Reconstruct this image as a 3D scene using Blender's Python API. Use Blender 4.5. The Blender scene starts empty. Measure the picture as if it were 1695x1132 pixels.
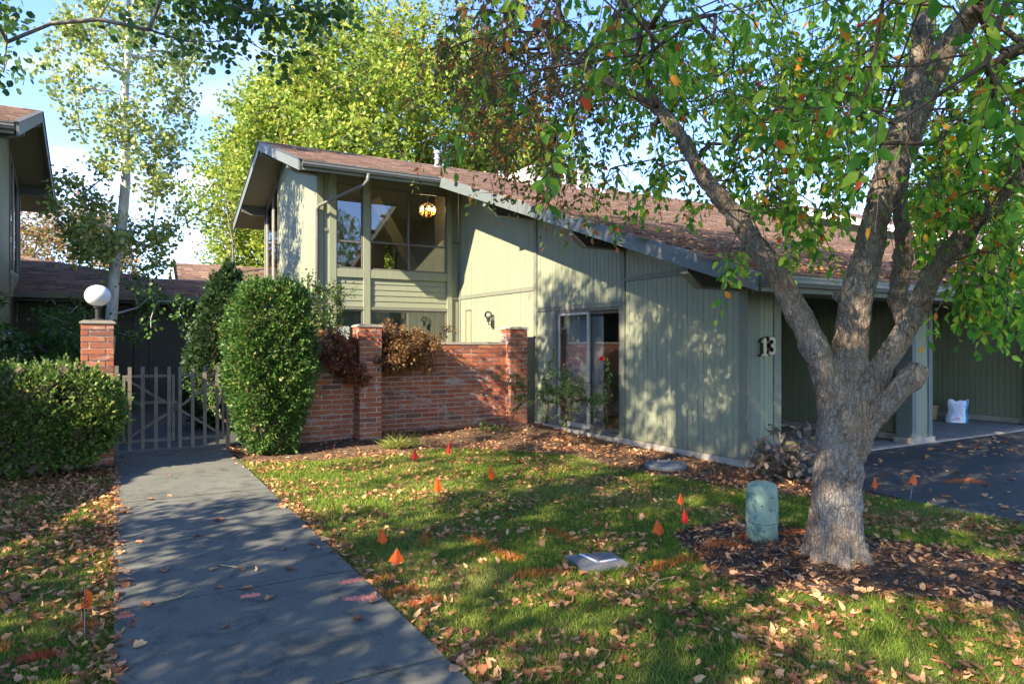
import bpy, math, random
import numpy as np
from mathutils import Vector, Matrix
random.seed(7); rng = np.random.default_rng(7)
R = math.radians
scene = bpy.context.scene
COL = scene.collection

# ---------------------------------------------------------------- camera, sky, sun, exposure
EYE = 1.6
cam_d = bpy.data.cameras.new('camera'); cam = bpy.data.objects.new('camera', cam_d); COL.objects.link(cam)
cam.location = (0, 0, EYE); cam.rotation_euler = (R(90), 0, R(-30))
cam_d.sensor_width = 36; cam_d.lens = 36*1141/1695; cam_d.clip_end = 2000; cam_d.clip_start = .05
scene.camera = cam

SUN_DIR = Vector((1, .39, -.70)).normalized()          # the way the light travels
world = bpy.data.worlds.new('World'); scene.world = world; world.use_nodes = True
wn, wl = world.node_tree.nodes, world.node_tree.links
wn.clear()
w_out = wn.new('ShaderNodeOutputWorld'); w_bg = wn.new('ShaderNodeBackground')
sky = wn.new('ShaderNodeTexSky'); sky.sky_type = 'NISHITA'; sky.sun_disc = False
sky.sun_elevation = math.asin(-SUN_DIR.z)
sky.sun_rotation = math.atan2(-SUN_DIR.x, -SUN_DIR.y)
sky.altitude = 2500; sky.air_density = 1.0; sky.dust_density = 0; sky.ozone_density = 2.0
w_tc = wn.new('ShaderNodeTexCoord'); w_map = wn.new('ShaderNodeMapping')
w_map.inputs['Rotation'].default_value = (R(20), R(-25), R(20)); w_map.inputs['Scale'].default_value = (1.0, 2.4, 4.2)
w_map.inputs['Location'].default_value = (.8, 2.6, 1.4)
w_no = wn.new('ShaderNodeTexNoise'); w_no.inputs['Scale'].default_value = 1.5; w_no.inputs['Detail'].default_value = 9
w_no.inputs['Roughness'].default_value = .52; w_no.inputs['Distortion'].default_value = .3
w_rp = wn.new('ShaderNodeValToRGB'); w_rp.color_ramp.elements[0].position = .56; w_rp.color_ramp.elements[1].position = .84
w_mx = wn.new('ShaderNodeMix'); w_mx.data_type = 'RGBA'; w_mx.inputs['B'].default_value = (3.0, 3.05, 3.35, 1)
w_ht = wn.new('ShaderNodeHueSaturation'); w_ht.inputs['Saturation'].default_value = 1.13; w_ht.inputs['Value'].default_value = .86; w_ht.inputs['Hue'].default_value = .515
wl.new(w_tc.outputs['Generated'], w_map.inputs[0]); wl.new(w_map.outputs[0], w_no.inputs['Vector'])
wl.new(w_no.outputs[0], w_rp.inputs[0]); wl.new(w_rp.outputs[0], w_mx.inputs['Factor'])
wl.new(sky.outputs[0], w_ht.inputs['Color']); wl.new(w_ht.outputs[0], w_mx.inputs['A'])
wl.new(w_mx.outputs['Result'], w_bg.inputs[0]); w_bg.inputs[1].default_value = .15
wl.new(w_bg.outputs[0], w_out.inputs[0])

sun_d = bpy.data.lights.new('sun', 'SUN'); sun_d.energy = 3.5; sun_d.angle = R(.53); sun_d.color = (1, .88, .70)
sun = bpy.data.objects.new('sun', sun_d); COL.objects.link(sun)
sun.rotation_euler = SUN_DIR.to_track_quat('-Z', 'Y').to_euler(); sun.location = (-20, -8, 20)
scene.view_settings.view_transform = 'Standard'; scene.view_settings.look = 'None'
scene.view_settings.exposure = 2.42; scene.view_settings.gamma = 1; scene.view_settings.use_curve_mapping = False
scene.render.engine = 'CYCLES'
scene.cycles.max_bounces = 8; scene.cycles.transparent_max_bounces = 12
scene.cycles.use_denoising = True

# ---------------------------------------------------------------- helpers
def at(u, v, d):
    "point at depth d on the sight line of a photo pixel: used only to work out measured positions"
    t = (u-847.5)/1141
    return np.array(((.5+.866*t)*d, (.866-.5*t)*d, EYE+(566-v)*d/1141))
def gnd(u, v):
    p = at(u, v, EYE*1141/(v-566)); return p[0], p[1]

class MB:
    def __init__(s): s.v = []; s.f = []
    def add(s, vs, fs):
        n = len(s.v); s.v += [tuple(p) for p in vs]; s.f += [tuple(i+n for i in f) for f in fs]; return s
    def box(s, x0, x1, y0, y1, z0, z1):
        return s.add([(x0,y0,z0),(x1,y0,z0),(x1,y1,z0),(x0,y1,z0),(x0,y0,z1),(x1,y0,z1),(x1,y1,z1),(x0,y1,z1)],
                     [(0,3,2,1),(4,5,6,7),(0,1,5,4),(1,2,6,5),(2,3,7,6),(3,0,4,7)])
    def prism(s, poly, axis, a, b):
        "poly: 2D outline in the two other axes (cyclic order kept), extruded along axis from a to b"
        def p3(p, t): return (t, p[0], p[1]) if axis == 'x' else ((p[0], t, p[1]) if axis == 'y' else (p[0], p[1], t))
        n = len(poly); vs = [p3(p, a) for p in poly]+[p3(p, b) for p in poly]
        fs = [tuple(range(n))[::-1], tuple(range(n, 2*n))]+[(i, (i+1) % n, n+(i+1) % n, n+i) for i in range(n)]
        return s.add(vs, fs)
    def bar(s, p, q, w, h):
        "rectangular bar from p to q"
        p = Vector(p); q = Vector(q); d = (q-p).normalized()
        up = Vector((0,0,1)) if abs(d.z) < .95 else Vector((0,1,0))
        a = d.cross(up).normalized(); b = a.cross(d).normalized()
        vs = []
        for c in (p, q):
            for i, j in ((-1,-1),(1,-1),(1,1),(-1,1)): vs.append(c+a*(i*w/2)+b*(j*h/2))
        return s.add(vs, [(0,1,2,3),(7,6,5,4),(0,4,5,1),(1,5,6,2),(2,6,7,3),(3,7,4,0)])
    def tube(s, pts, rad, n=8, cap=True, jit=0):
        pts = [Vector(tuple(map(float, p))) for p in pts]
        if not hasattr(rad, '__len__'): rad = [rad]*len(pts)
        base = len(s.v); prev = None
        for i, p in enumerate(pts):
            d = (pts[min(i+1, len(pts)-1)]-pts[max(i-1, 0)])
            d = d.normalized() if d.length > 1e-9 else Vector((0,0,1))
            if prev is None:
                up = Vector((0,0,1)) if abs(d.z) < .9 else Vector((1,0,0)); a = d.cross(up).normalized()
            else:
                a = (prev-d*prev.dot(d)); a = a.normalized() if a.length > 1e-6 else d.orthogonal().normalized()
            prev = a; b = d.cross(a)
            for k in range(n):
                t = 2*math.pi*k/n; r = rad[i]*(1+(random.uniform(-jit, jit) if jit else 0))
                s.v.append(tuple(p+a*(math.cos(t)*r)+b*(math.sin(t)*r)))
        for i in range(len(pts)-1):
            for k in range(n):
                o = base+i*n; k2 = (k+1) % n
                s.f.append((o+k, o+k2, o+n+k2, o+n+k))
        if cap:
            s.f.append(tuple(base+k for k in range(n))[::-1]); s.f.append(tuple(base+(len(pts)-1)*n+k for k in range(n)))
        return s
    def lathe(s, c, prof, n=24):
        "prof: (radius, z) pairs from bottom to top round the point c"
        base = len(s.v)
        for r, z in prof:
            for k in range(n):
                t = 2*math.pi*k/n; s.v.append((c[0]+math.cos(t)*r, c[1]+math.sin(t)*r, c[2]+z))
        for i in range(len(prof)-1):
            for k in range(n):
                o = base+i*n; k2 = (k+1) % n; s.f.append((o+k, o+k2, o+n+k2, o+n+k))
        s.f.append(tuple(base+k for k in range(n))[::-1]); s.f.append(tuple(base+(len(prof)-1)*n+k for k in range(n)))
        return s

def wloc(o):
    p = Vector((0,0,0))
    while o is not None: p += o.location; o = o.parent
    return p
def mesh_from(name, V, F, mat, smooth=False):
    me = bpy.data.meshes.new(name)
    if isinstance(V, np.ndarray):
        n, m = len(V), len(F); k = F.shape[1]
        me.vertices.add(n); me.vertices.foreach_set('co', V.astype(np.float32).ravel())
        me.loops.add(m*k); me.loops.foreach_set('vertex_index', F.astype(np.int32).ravel())
        me.polygons.add(m); me.polygons.foreach_set('loop_start', np.arange(0, m*k, k, dtype=np.int32))
        me.update(calc_edges=True)
    else:
        me.from_pydata(V, [], F)
    if smooth: me.polygons.foreach_set('use_smooth', [True]*len(me.polygons))
    if mat: me.materials.append(mat)
    me.update(); return me
def obj(name, mb, mat, parent=None, smooth=False, kind=None, origin=None, label=None):
    "link a mesh made in world coordinates; it is shifted to its parent's (or its own) origin"
    V, F = (mb.v, mb.f) if isinstance(mb, MB) else mb
    off = Vector(origin) if origin is not None else wloc(parent)
    V = np.array(V, dtype=np.float64)-np.array(off)
    if isinstance(F, list): V = [tuple(p) for p in V]
    o = bpy.data.objects.new(name, mesh_from(name, V, F, mat, smooth)); COL.objects.link(o)
    if parent is not None:
        o.parent = parent
        if origin is not None: o.location = Vector(origin)-wloc(parent)
    elif origin is not None: o.location = origin
    if kind: o['kind'] = kind
    if label: o['label'] = label
    return o
def inst(name, me, loc, parent=None, rot=(0,0,0), scale=(1,1,1)):
    o = bpy.data.objects.new(name, me); COL.objects.link(o)
    o.parent = parent; o.location = Vector(loc)-(wloc(parent) if parent is not None else Vector((0,0,0)))
    o.rotation_euler = rot; o.scale = scale; return o
def tag(o, label, cat, group=None):
    o['label'] = label; o['category'] = cat
    if group: o['group'] = group
    return o
def thing(name, loc, label, cat, group=None):
    o = bpy.data.objects.new(name, None); COL.objects.link(o); o.location = loc; o.empty_display_size = .1
    return tag(o, label, cat, group)
def struct(name, mb, mat, **k): return obj(name, mb, mat, kind='structure', **k)

# ---------------------------------------------------------------- materials
class NT:
    def __init__(s, name, rough=.8, spec=.3):
        s.m = bpy.data.materials.new(name); s.m.use_nodes = True; s.n = s.m.node_tree.nodes; s.l = s.m.node_tree.links
        s.b = s.n['Principled BSDF']; s.b.inputs['Roughness'].default_value = rough
        s.b.inputs['Specular IOR Level'].default_value = spec; s.out = s.n['Material Output']
    def coord(s, kind='Object', scale=(1,1,1), rot=(0,0,0)):
        if kind == 'World': c = s.n.new('ShaderNodeNewGeometry').outputs['Position']
        else: c = s.n.new('ShaderNodeTexCoord').outputs[kind]
        m = s.n.new('ShaderNodeMapping'); m.inputs['Scale'].default_value = scale; m.inputs['Rotation'].default_value = rot
        s.l.new(c, m.inputs[0]); return m.outputs[0]
    def noise(s, vec, scale, detail=4, rough=.55, dist=0):
        t = s.n.new('ShaderNodeTexNoise'); t.inputs['Scale'].default_value = scale; t.inputs['Detail'].default_value = detail
        t.inputs['Roughness'].default_value = rough; t.inputs['Distortion'].default_value = dist; s.l.new(vec, t.inputs['Vector']); return t.outputs['Fac']
    def voro(s, vec, scale, feature='F1', out='Distance'):
        t = s.n.new('ShaderNodeTexVoronoi'); t.feature = feature; t.inputs['Scale'].default_value = scale; s.l.new(vec, t.inputs['Vector']); return t.outputs[out]
    def ramp(s, fac, stops, interp='LINEAR'):
        r = s.n.new('ShaderNodeValToRGB'); cr = r.color_ramp; cr.interpolation = interp
        while len(cr.elements) < len(stops): cr.elements.new(.5)
        for e, (p, c) in zip(cr.elements, stops):
            e.position = p; e.color = (c, c, c, 1) if not hasattr(c, '__len__') else (*c[:3], 1)
        s.l.new(fac, r.inputs[0]); return r.outputs[0]
    def mix(s, fac, a, b, mode='MIX'):
        m = s.n.new('ShaderNodeMix'); m.data_type = 'RGBA'; m.blend_type = mode
        for key, v in (('Factor', fac), ('A', a), ('B', b)):
            if isinstance(v, bpy.types.NodeSocket): s.l.new(v, m.inputs[key])
            elif hasattr(v, '__len__'): m.inputs[key].default_value = (*v[:3], 1)
            else: m.inputs[key].default_value = v if key == 'Factor' else (v, v, v, 1)
        return m.outputs['Result']
    def rnd(s):
        "one number per object and per loose piece"
        a = s.n.new('ShaderNodeObjectInfo').outputs['Random']; b = s.n.new('ShaderNodeNewGeometry').outputs['Random Per Island']
        m = s.n.new('ShaderNodeMath'); m.operation = 'ADD'; s.l.new(a, m.inputs[0]); s.l.new(b, m.inputs[1])
        f = s.n.new('ShaderNodeMath'); f.operation = 'FRACT'; s.l.new(m.outputs[0], f.inputs[0]); return f.outputs[0]
    def color(s, c):
        if isinstance(c, bpy.types.NodeSocket): s.l.new(c, s.b.inputs['Base Color'])
        else: s.b.inputs['Base Color'].default_value = (*c, 1)
        return s
    def bump(s, h, strength=.3, dist=.01):
        b = s.n.new('ShaderNodeBump'); b.inputs['Strength'].default_value = strength; b.inputs['Distance'].default_value = dist
        s.l.new(h, b.inputs['Height']); s.l.new(b.outputs[0], s.b.inputs['Normal']); return s
    def translucent(s, col, amount=.4):
        t = s.n.new('ShaderNodeBsdfTranslucent'); mx = s.n.new('ShaderNodeMixShader'); mx.inputs[0].default_value = amount
        s.l.new(col, t.inputs[0]); s.l.new(s.b.outputs[0], mx.inputs[1]); s.l.new(t.outputs[0], mx.inputs[2]); s.l.new(mx.outputs[0], s.out.inputs[0]); return s

def paint(name, c, rough=.65, grain=(1,1,1), amount=.12, wear=.06, spec=.3):
    t = NT(name, rough, spec); w = t.coord('World', grain)
    n1 = t.noise(w, 9, 5, .6); n2 = t.noise(t.coord('World'), 1.3, 3)
    a = tuple(x*(1-amount) for x in c); b = tuple(min(1, x*(1+amount)) for x in c)
    col = t.mix(t.ramp(n1, [(.3, 0.), (.7, 1.)]), a, b)
    col = t.mix(t.ramp(n2, [(.35, 0.), (.75, wear*4)]), col, tuple(x*.78 for x in c))
    if name == 'sage_siding':
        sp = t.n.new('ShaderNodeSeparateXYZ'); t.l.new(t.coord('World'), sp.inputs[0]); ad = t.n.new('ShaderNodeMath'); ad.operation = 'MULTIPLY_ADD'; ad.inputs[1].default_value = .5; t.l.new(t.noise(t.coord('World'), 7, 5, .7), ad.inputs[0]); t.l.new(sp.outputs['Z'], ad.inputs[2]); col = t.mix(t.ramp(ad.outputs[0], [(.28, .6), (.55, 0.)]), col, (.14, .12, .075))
        col = t.mix(t.ramp(t.noise(t.coord('World', (9, 9, .35)), 5, 5, .7), [(.55, 0.), (.72, .35)]), col, (.16, .165, .11))
    r = t.rnd(); col = t.mix(t.ramp(r, [(0, .0), (1, .22)]), col, tuple(x*.85 for x in c))
    t.color(col); t.bump(t.noise(t.coord('World', grain), 40, 4, .7), .25, .004); return t.m

M = {}
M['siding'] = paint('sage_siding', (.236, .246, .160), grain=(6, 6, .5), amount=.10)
M['trim'] = paint('trim_paint', (.165, .168, .12), grain=(2, 2, 1))
M['barge'] = paint('barge_paint', (.125, .14, .125), grain=(2, 2, 2), amount=.12)
M['soffit'] = paint('soffit_paint', (.22, .205, .13), grain=(.6, 5, 5))
M['dark_trim'] = paint('dark_brown_paint', (.085, .08, .07))
M['gutter'] = paint('gutter_paint', (.14, .135, .11), .45)
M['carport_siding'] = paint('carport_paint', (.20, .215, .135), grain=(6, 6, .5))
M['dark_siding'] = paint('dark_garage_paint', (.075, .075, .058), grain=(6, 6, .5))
M['white_paint'] = paint('white_paint', (.48, .48, .44))
M['inner'] = paint('inside_wall_paint', (.5, .47, .38))
M['frame'] = paint('bronze_frame', (.13, .12, .095), .4)
M['frame_light'] = paint('aluminium_frame', (.36, .35, .31), .35)
M['curtain'] = paint('curtain_cloth', (.55, .54, .45), grain=(14, 14, .3), amount=.25)
M['metal'] = paint('galvanised_metal', (.36, .37, .38), .4)
M['gate'] = paint('gate_paint', (.17, .145, .11), .6, amount=.25)
M['black'] = paint('black_metal', (.03, .03, .03), .4)

t = NT('concrete', .9, .2); w = t.coord('World')
c = t.mix(t.ramp(t.noise(w, 1.1, 5, .6), [(.3, 0.), (.7, 1.)]), (.073, .075, .054), (.125, .124, .088))
c = t.mix(t.ramp(t.noise(w, 130, 2, .6), [(.35, 0.), (.7, .6)]), c, (.19, .185, .17))
c = t.mix(t.ramp(t.noise(w, .7, 7, .7, .5), [(.46, 0.), (.62, .5)]), c, (.165, .16, .125))
c = t.mix(t.ramp(t.noise(w, 3.5, 7, .75, 1), [(.5, 0.), (.66, .7)]), c, (.04, .041, .034))
t.color(c); t.bump(t.noise(w, 160, 3, .7), .5, .004); M['concrete'] = t.m
t = NT('pale_concrete', .9, .2); w = t.coord('World')
c = t.mix(t.ramp(t.noise(w, 6, 6, .7), [(.3, 0.), (.7, 1.)]), (.22, .19, .15), (.38, .34, .28))
t.color(c); t.bump(t.noise(w, 60, 3, .7), .4, .005); M['pale_concrete'] = t.m
t = NT('asphalt', .85, .35); w = t.coord('World')
c = t.mix(t.ramp(t.voro(w, 160), [(.2, 0.), (.7, 1.)]), (.032, .032, .025), (.066, .065, .052))
c = t.mix(t.ramp(t.noise(w, .9, 4), [(.45, 0.), (.7, .4)]), c, (.075, .075, .075))
t.color(c); t.bump(t.voro(w, 160), .5, .004); M['asphalt'] = t.m
# brick: each brick its own fired shade, lime bloom and soot over the wall
t = NT('brick', .85, .25); w = t.coord('World')
c = t.ramp(t.rnd(), [(0, (.28, .08, .038)), (.3, (.36, .105, .048)), (.55, (.42, .14, .06)), (.8, (.34, .12, .065)), (.93, (.19, .08, .055)), (1, (.15, .075, .06))])
c = t.mix(t.ramp(t.noise(w, 60, 4, .7), [(.35, 0.), (.75, .45)]), c, (.15, .05, .03))
c = t.mix(t.ramp(t.noise(t.coord('World', (1, 1, 3.4)), 2.6, 8, .75, .6), [(.52, 0.), (.63, .75)]), c, (.44, .38, .33))
t.color(c); t.bump(t.noise(w, 90, 4, .7), .6, .006); M['brick'] = t.m
t = NT('mortar', .95, .1); w = t.coord('World')
c = t.mix(t.ramp(t.noise(w, 5, 6, .7), [(.35, 0.), (.65, 1.)]), (.26, .19, .145), (.52, .46, .38))
t.color(c); t.bump(t.noise(w, 120, 3), .5, .005); M['mortar'] = t.m
# roof shingles
t = NT('shingle', .95, .15); w = t.coord('World')
c = t.ramp(t.rnd(), [(0, (.12, .075, .052)), (.35, (.20, .12, .08)), (.7, (.27, .165, .11)), (.9, (.33, .21, .145)), (1, (.15, .11, .09))])
c = t.mix(t.ramp(t.noise(w, 130, 3, .7), [(.35, 0.), (.7, .5)]), c, (.10, .065, .055))
c = t.mix(t.ramp(t.noise(w, .8, 4, .6), [(.4, 0.), (.75, .35)]), c, (.14, .10, .09))
t.color(c); t.bump(t.noise(w, 160, 3), .5, .004); M['shingle'] = t.m
# bark of the apple tree
t = NT('apple_bark', .92, .15); w = t.coord('World', (1, 1, .38)); w2 = t.coord('World')
wp = t.n.new('ShaderNodeMix'); wp.data_type = 'VECTOR'; wp.inputs['Factor'].default_value = .09
nn = t.n.new('ShaderNodeTexNoise'); nn.inputs['Scale'].default_value = 9; nn.inputs['Detail'].default_value = 4; t.l.new(w, nn.inputs['Vector'])
t.l.new(w, wp.inputs['A']); t.l.new(nn.outputs['Color'], wp.inputs['B'])
wv = wp.outputs['Result']
plate = t.voro(wv, 40, 'DISTANCE_TO_EDGE'); plate2 = t.voro(wv, 105, 'DISTANCE_TO_EDGE')
flake = t.voro(wv, 62, 'F1', 'Color'); fine = t.noise(w2, 85, 7, .78); mask = t.ramp(t.noise(w2, 7, 4, .6), [(.35, .15), (.62, 1.)])
c = t.mix(t.ramp(t.noise(w, 16, 6, .7), [(.3, 0.), (.7, 1.)]), (.28, .20, .135), (.52, .42, .31))
c = t.mix(t.ramp(t.noise(w, 34, 4, .7), [(.5, 0.), (.62, .7)]), c, (.56, .49, .40))
c = t.mix(t.ramp(t.noise(w2, 6, 6, .75), [(.52, 0.), (.66, .85)]), c, (.36, .19, .095))
c = t.mix(t.ramp(t.noise(w2, 2.6, 4, .6), [(.50, 0.), (.66, .65)]), c, (.40, .40, .36))
c = t.mix(t.ramp(t.noise(w2, 120, 5, .8), [(.42, .55), (.6, 0.)]), c, (.09, .062, .045))
def mul(x, y):
    m = t.n.new('ShaderNodeMath'); m.operation = 'MULTIPLY'
    t.l.new(x, m.inputs[0]); t.l.new(y, m.inputs[1]); return m.outputs[0]
c = t.mix(mul(t.ramp(plate, [(0, .85), (.10, 0.)]), mask), c, (.07, .048, .035))
c = t.mix(mul(t.ramp(plate2, [(0, .5), (.12, 0.)]), mask), c, (.12, .085, .06))
mt = t.n.new('ShaderNodeMath'); mt.operation = 'MULTIPLY_ADD'
t.l.new(t.ramp(plate, [(0, 0.), (.2, .7), (.5, 1.)]), mt.inputs[0]); mt.inputs[1].default_value = .7
t.l.new(fine, mt.inputs[2])
t.color(c); t.bump(mt.outputs[0], 1.0, .02); M['bark'] = t.m
def bark(name, a, b, scale=20):
    t = NT(name, .9, .15); w = t.coord('World', (1, 1, .35))
    n = t.noise(w, scale, 6, .7); t.color(t.mix(t.ramp(n, [(.35, 0.), (.65, 1.)]), a, b)); t.bump(n, .7, .01); return t.m
M['twig'] = bark('twig_bark', (.05, .035, .025), (.14, .10, .07))
M['aspen_bark'] = bark('aspen_bark', (.30, .29, .24), (.66, .64, .56), 9)
M['grey_bark'] = bark('grey_bark', (.10, .085, .07), (.26, .23, .19))
def leafmat(name, stops, trans=.42, rough=.5, patch=None, spec=.35):
    t = NT(name, rough, spec); c = t.ramp(t.rnd(), stops)
    if patch:
        n = t.noise(t.coord('World'), patch[0], 3); c = t.mix(t.ramp(n, [(patch[1], 0.), (patch[1]+.12, patch[3])]), c, patch[2])
    t.color(c); hs = t.n.new('ShaderNodeHueSaturation'); hs.inputs['Value'].default_value = 2.1 if 'apple' in name else 1.5; t.l.new(c, hs.inputs['Color'])
    t.translucent(hs.outputs[0], trans); return t.m
M['apple_leaf'] = leafmat('apple_leaf', [(0, (.045, .13, .015)), (.35, (.08, .21, .024)), (.7, (.20, .34, .03)), (.93, (.33, .40, .04)), (.955, (.55, .30, .03)), (.985, (.55, .12, .02)), (1, (.5, .06, .02))], .5, .55, None, .2)
M['apple_leaf_rusty'] = leafmat('apple_leaf_rusty', [(0, (.035, .08, .012)), (.4, (.09, .14, .022)), (.62, (.17, .13, .03)), (.85, (.26, .09, .03)), (1, (.42, .12, .03))], .4, .55, None, .2)
M['shade_leaf'] = leafmat('shade_leaf', [(0, (.035, .085, .016)), (1, (.09, .17, .03))], .35)
M['aspen_leaf'] = leafmat('aspen_leaf', [(0, (.09, .14, .035)), (.4, (.19, .25, .055)), (.8, (.33, .37, .09)), (1, (.46, .43, .13))], .4, .4, None, .4)
M['maple_leaf'] = leafmat('maple_leaf', [(0, (.09, .16, .018)), (.5, (.20, .27, .03)), (.9, (.34, .37, .05)), (1, (.42, .36, .07))], .4, .5, (.55, .63, (.42, .15, .05), .8))
M['red_maple_leaf'] = leafmat('rusty_maple_leaf', [(0, (.10, .12, .03)), (.4, (.22, .20, .05)), (.8, (.34, .18, .08)), (1, (.38, .14, .08))], .35)
M['yew_leaf'] = leafmat('yew_leaf', [(0, (.035, .085, .016)), (.6, (.10, .165, .03)), (.92, (.20, .25, .05)), (1, (.32, .22, .06))], .25)
M['arbor_leaf'] = leafmat('arborvitae_leaf', [(0, (.022, .065, .012)), (.6, (.055, .13, .02)), (.93, (.14, .21, .04)), (1, (.36, .28, .08))], .25)
M['dark_conifer'] = leafmat('dark_conifer_leaf', [(0, (.015, .04, .012)), (1, (.05, .09, .025))], .2)
M['laceleaf'] = leafmat('laceleaf_maple_leaf', [(0, (.09, .035, .02)), (.35, (.17, .07, .03)), (.65, (.22, .13, .045)), (1, (.34, .23, .07))], .4)
M['laceleaf_red'] = leafmat('red_laceleaf_maple_leaf', [(0, (.10, .03, .02)), (.4, (.20, .06, .03)), (.75, (.26, .11, .045)), (1, (.36, .18, .06))], .4)
M['rose_leaf'] = leafmat('rose_leaf', [(0, (.05, .12, .03)), (.7, (.12, .22, .05)), (1, (.25, .32, .06))], .4)
M['rhodo_leaf'] = leafmat('rhododendron_leaf', [(0, (.03, .07, .02)), (.8, (.08, .14, .03)), (1, (.25, .25, .05))], .25, .3, None, .5)
M['bronze_leaf'] = leafmat('bronze_shrub_leaf', [(0, (.13, .13, .06)), (.4, (.24, .21, .13)), (.7, (.24, .14, .12)), (1, (.32, .24, .18))], .25, .45)
M['rose_petal'] = leafmat('rose_petal', [(0, (.45, .01, .01)), (1, (.6, .02, .02))], .3)
M['berry'] = leafmat('red_berry', [(0, (.30, .02, .015)), (1, (.55, .05, .02))], .1, .3, None, .5)
M['dry_leaf'] = leafmat('dry_leaf', [(0, (.13, .05, .022)), (.3, (.28, .11, .045)), (.6, (.48, .22, .10)), (.85, (.64, .34, .17)), (.97, (.68, .40, .17)), (1, (.66, .34, .04))], .2, .7, None, .2)
M['hosta'] = leafmat('hosta_leaf', [(0, (.06, .16, .03)), (1, (.14, .26, .05))], .35)
t = NT('grass_blade', .6, .25); w = t.coord('World')
c = t.ramp(t.rnd(), [(0, (.065, .13, .010)), (.5, (.155, .245, .020)), (.88, (.28, .33, .04)), (1, (.44, .38, .14))])
c = t.mix(t.ramp(t.noise(w, .75, 4, .6), [(.5, 0.), (.68, .75)]), c, (.34, .31, .09))
t.color(c); t.translucent(c, .4); M['grass'] = t.m
t = NT('lawn_soil', .95, .1); w = t.coord('World')
c = t.mix(t.ramp(t.noise(w, 14, 5, .7), [(.35, 0.), (.65, 1.)]), (.035, .055, .012), (.10, .105, .03))
t.color(c); t.bump(t.noise(w, 50, 4), .8, .02); M['soil'] = t.m
t = NT('mulch', .95, .1); w = t.coord('World')
c = t.mix(t.ramp(t.noise(w, 12, 6, .75), [(.35, 0.), (.65, 1.)]), (.055, .036, .022), (.25, .16, .09))
t.color(c); t.bump(t.noise(w, 70, 5, .7), 1, .02); M['mulch'] = t.m
M['chip'] = leafmat('mulch_chip', [(0, (.05, .028, .018)), (.5, (.16, .085, .05)), (.85, (.30, .19, .11)), (1, (.42, .28, .17))], .02, .9, None, .1)
t = NT('dark_earth', .95, .1); w = t.coord('World')
c = t.mix(t.ramp(t.noise(w, 9, 6, .75), [(.35, 0.), (.7, 1.)]), (.04, .027, .018), (.17, .115, .075))
t.color(c); t.bump(t.noise(w, 60, 6, .75), 1, .03); M['earth'] = t.m
def flagmat(name, c):
    t = NT(name, .4, .4); t.color(c); t.translucent(t.ramp(t.rnd(), [(0, c), (1, c)]), .4); return t.m
M['flag_orange'] = flagmat('orange_plastic', (.85, .12, .01)); M['flag_red'] = flagmat('red_plastic', (.7, .03, .02))
M['spray_orange'] = leafmat('orange_spray_paint', [(0, (.65, .14, .02)), (1, (.75, .22, .04))], .05, .7)
M['spray_red'] = leafmat('red_spray_paint', [(0, (.42, .04, .02)), (1, (.5, .06, .02))], .05, .7)
M['spray_pink'] = leafmat('pink_spray_paint', [(0, (.75, .20, .12)), (1, (.85, .3, .2))], .0, .8)
t = NT('pedestal_plastic', .7, .2); w = t.coord('World')
c = t.mix(t.ramp(t.noise(w, 3, 5, .6), [(.35, 0.), (.65, 1.)]), (.20, .27, .19), (.30, .38, .27))
c = t.mix(t.ramp(t.noise(w, 11, 8, .8), [(.52, 0.), (.56, .75)]), c, (.07, .13, .12))
t.color(c); t.bump(t.noise(w, 30, 5), .2, .004); M['pedestal'] = t.m
t = NT('globe_glass', .25, .5); t.color((.66, .66, .64)); t.b.inputs['Subsurface Weight'].default_value = .3; t.b.inputs['Subsurface Radius'].default_value = (.1, .1, .1); M['globe'] = t.m
t = NT('brass', .35, .5); t.color(t.mix(t.ramp(t.noise(t.coord('World'), 60, 4), [(.4, 0.), (.6, 1.)]), (.30, .22, .10), (.42, .33, .17))); M['brass'] = t.m
def glassmat(name, tint, amt, fk=1.0):
    t = NT(name, .02, .5); t.n.remove(t.b)
    g = t.n.new('ShaderNodeBsdfGlossy'); g.inputs['Roughness'].default_value = .01; tr = t.n.new('ShaderNodeBsdfTransparent'); tr.inputs[0].default_value = (*tint, 1)
    fr = t.n.new('ShaderNodeFresnel'); fr.inputs[0].default_value = 1.55
    ad = t.n.new('ShaderNodeMath'); ad.operation = 'MULTIPLY_ADD'; ad.inputs[1].default_value = fk; ad.inputs[2].default_value = amt; ad.use_clamp = True
    nb = t.n.new('ShaderNodeBump'); nb.inputs['Strength'].default_value = .03; nb.inputs['Distance'].default_value = .02
    t.l.new(t.noise(t.coord('World'), 3, 2), nb.inputs['Height']); t.l.new(nb.outputs[0], g.inputs['Normal'])
    mx = t.n.new('ShaderNodeMixShader'); t.l.new(fr.outputs[0], ad.inputs[0]); t.l.new(ad.outputs[0], mx.inputs[0])
    t.l.new(tr.outputs[0], mx.inputs[1]); t.l.new(g.outputs[0], mx.inputs[2]); t.l.new(mx.outputs[0], t.out.inputs[0]); return t.m
M['glass'] = glassmat('window_glass', (.82, .84, .8), .07)
M['door_glass'] = glassmat('door_glass', (.78, .82, .84), .02, .45)
t = NT('amber_glass', .1, .5); t.color((.75, .38, .08)); t.b.inputs['Transmission Weight'].default_value = .8; M['amber'] = t.m
t = NT('lit_bulb'); t.color((1, .8, .5)); t.b.inputs['Emission Color'].default_value = (1, .72, .38, 1); t.b.inputs['Emission Strength'].default_value = 12; M['bulb'] = t.m
t = NT('bag_plastic', .35, .5); w = t.coord('World')
t.color(t.mix(t.ramp(t.noise(w, 20, 3), [(.4, 0.), (.7, .3)]), (.72, .75, .80), (.5, .56, .68))); M['bag'] = t.m
M['bag_blue'] = paint('bag_blue', (.03, .25, .45), .35); M['ink'] = paint('printed_ink', (.12, .14, .3)); M['ink_red'] = paint('red_ink', (.5, .06, .08))
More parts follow.
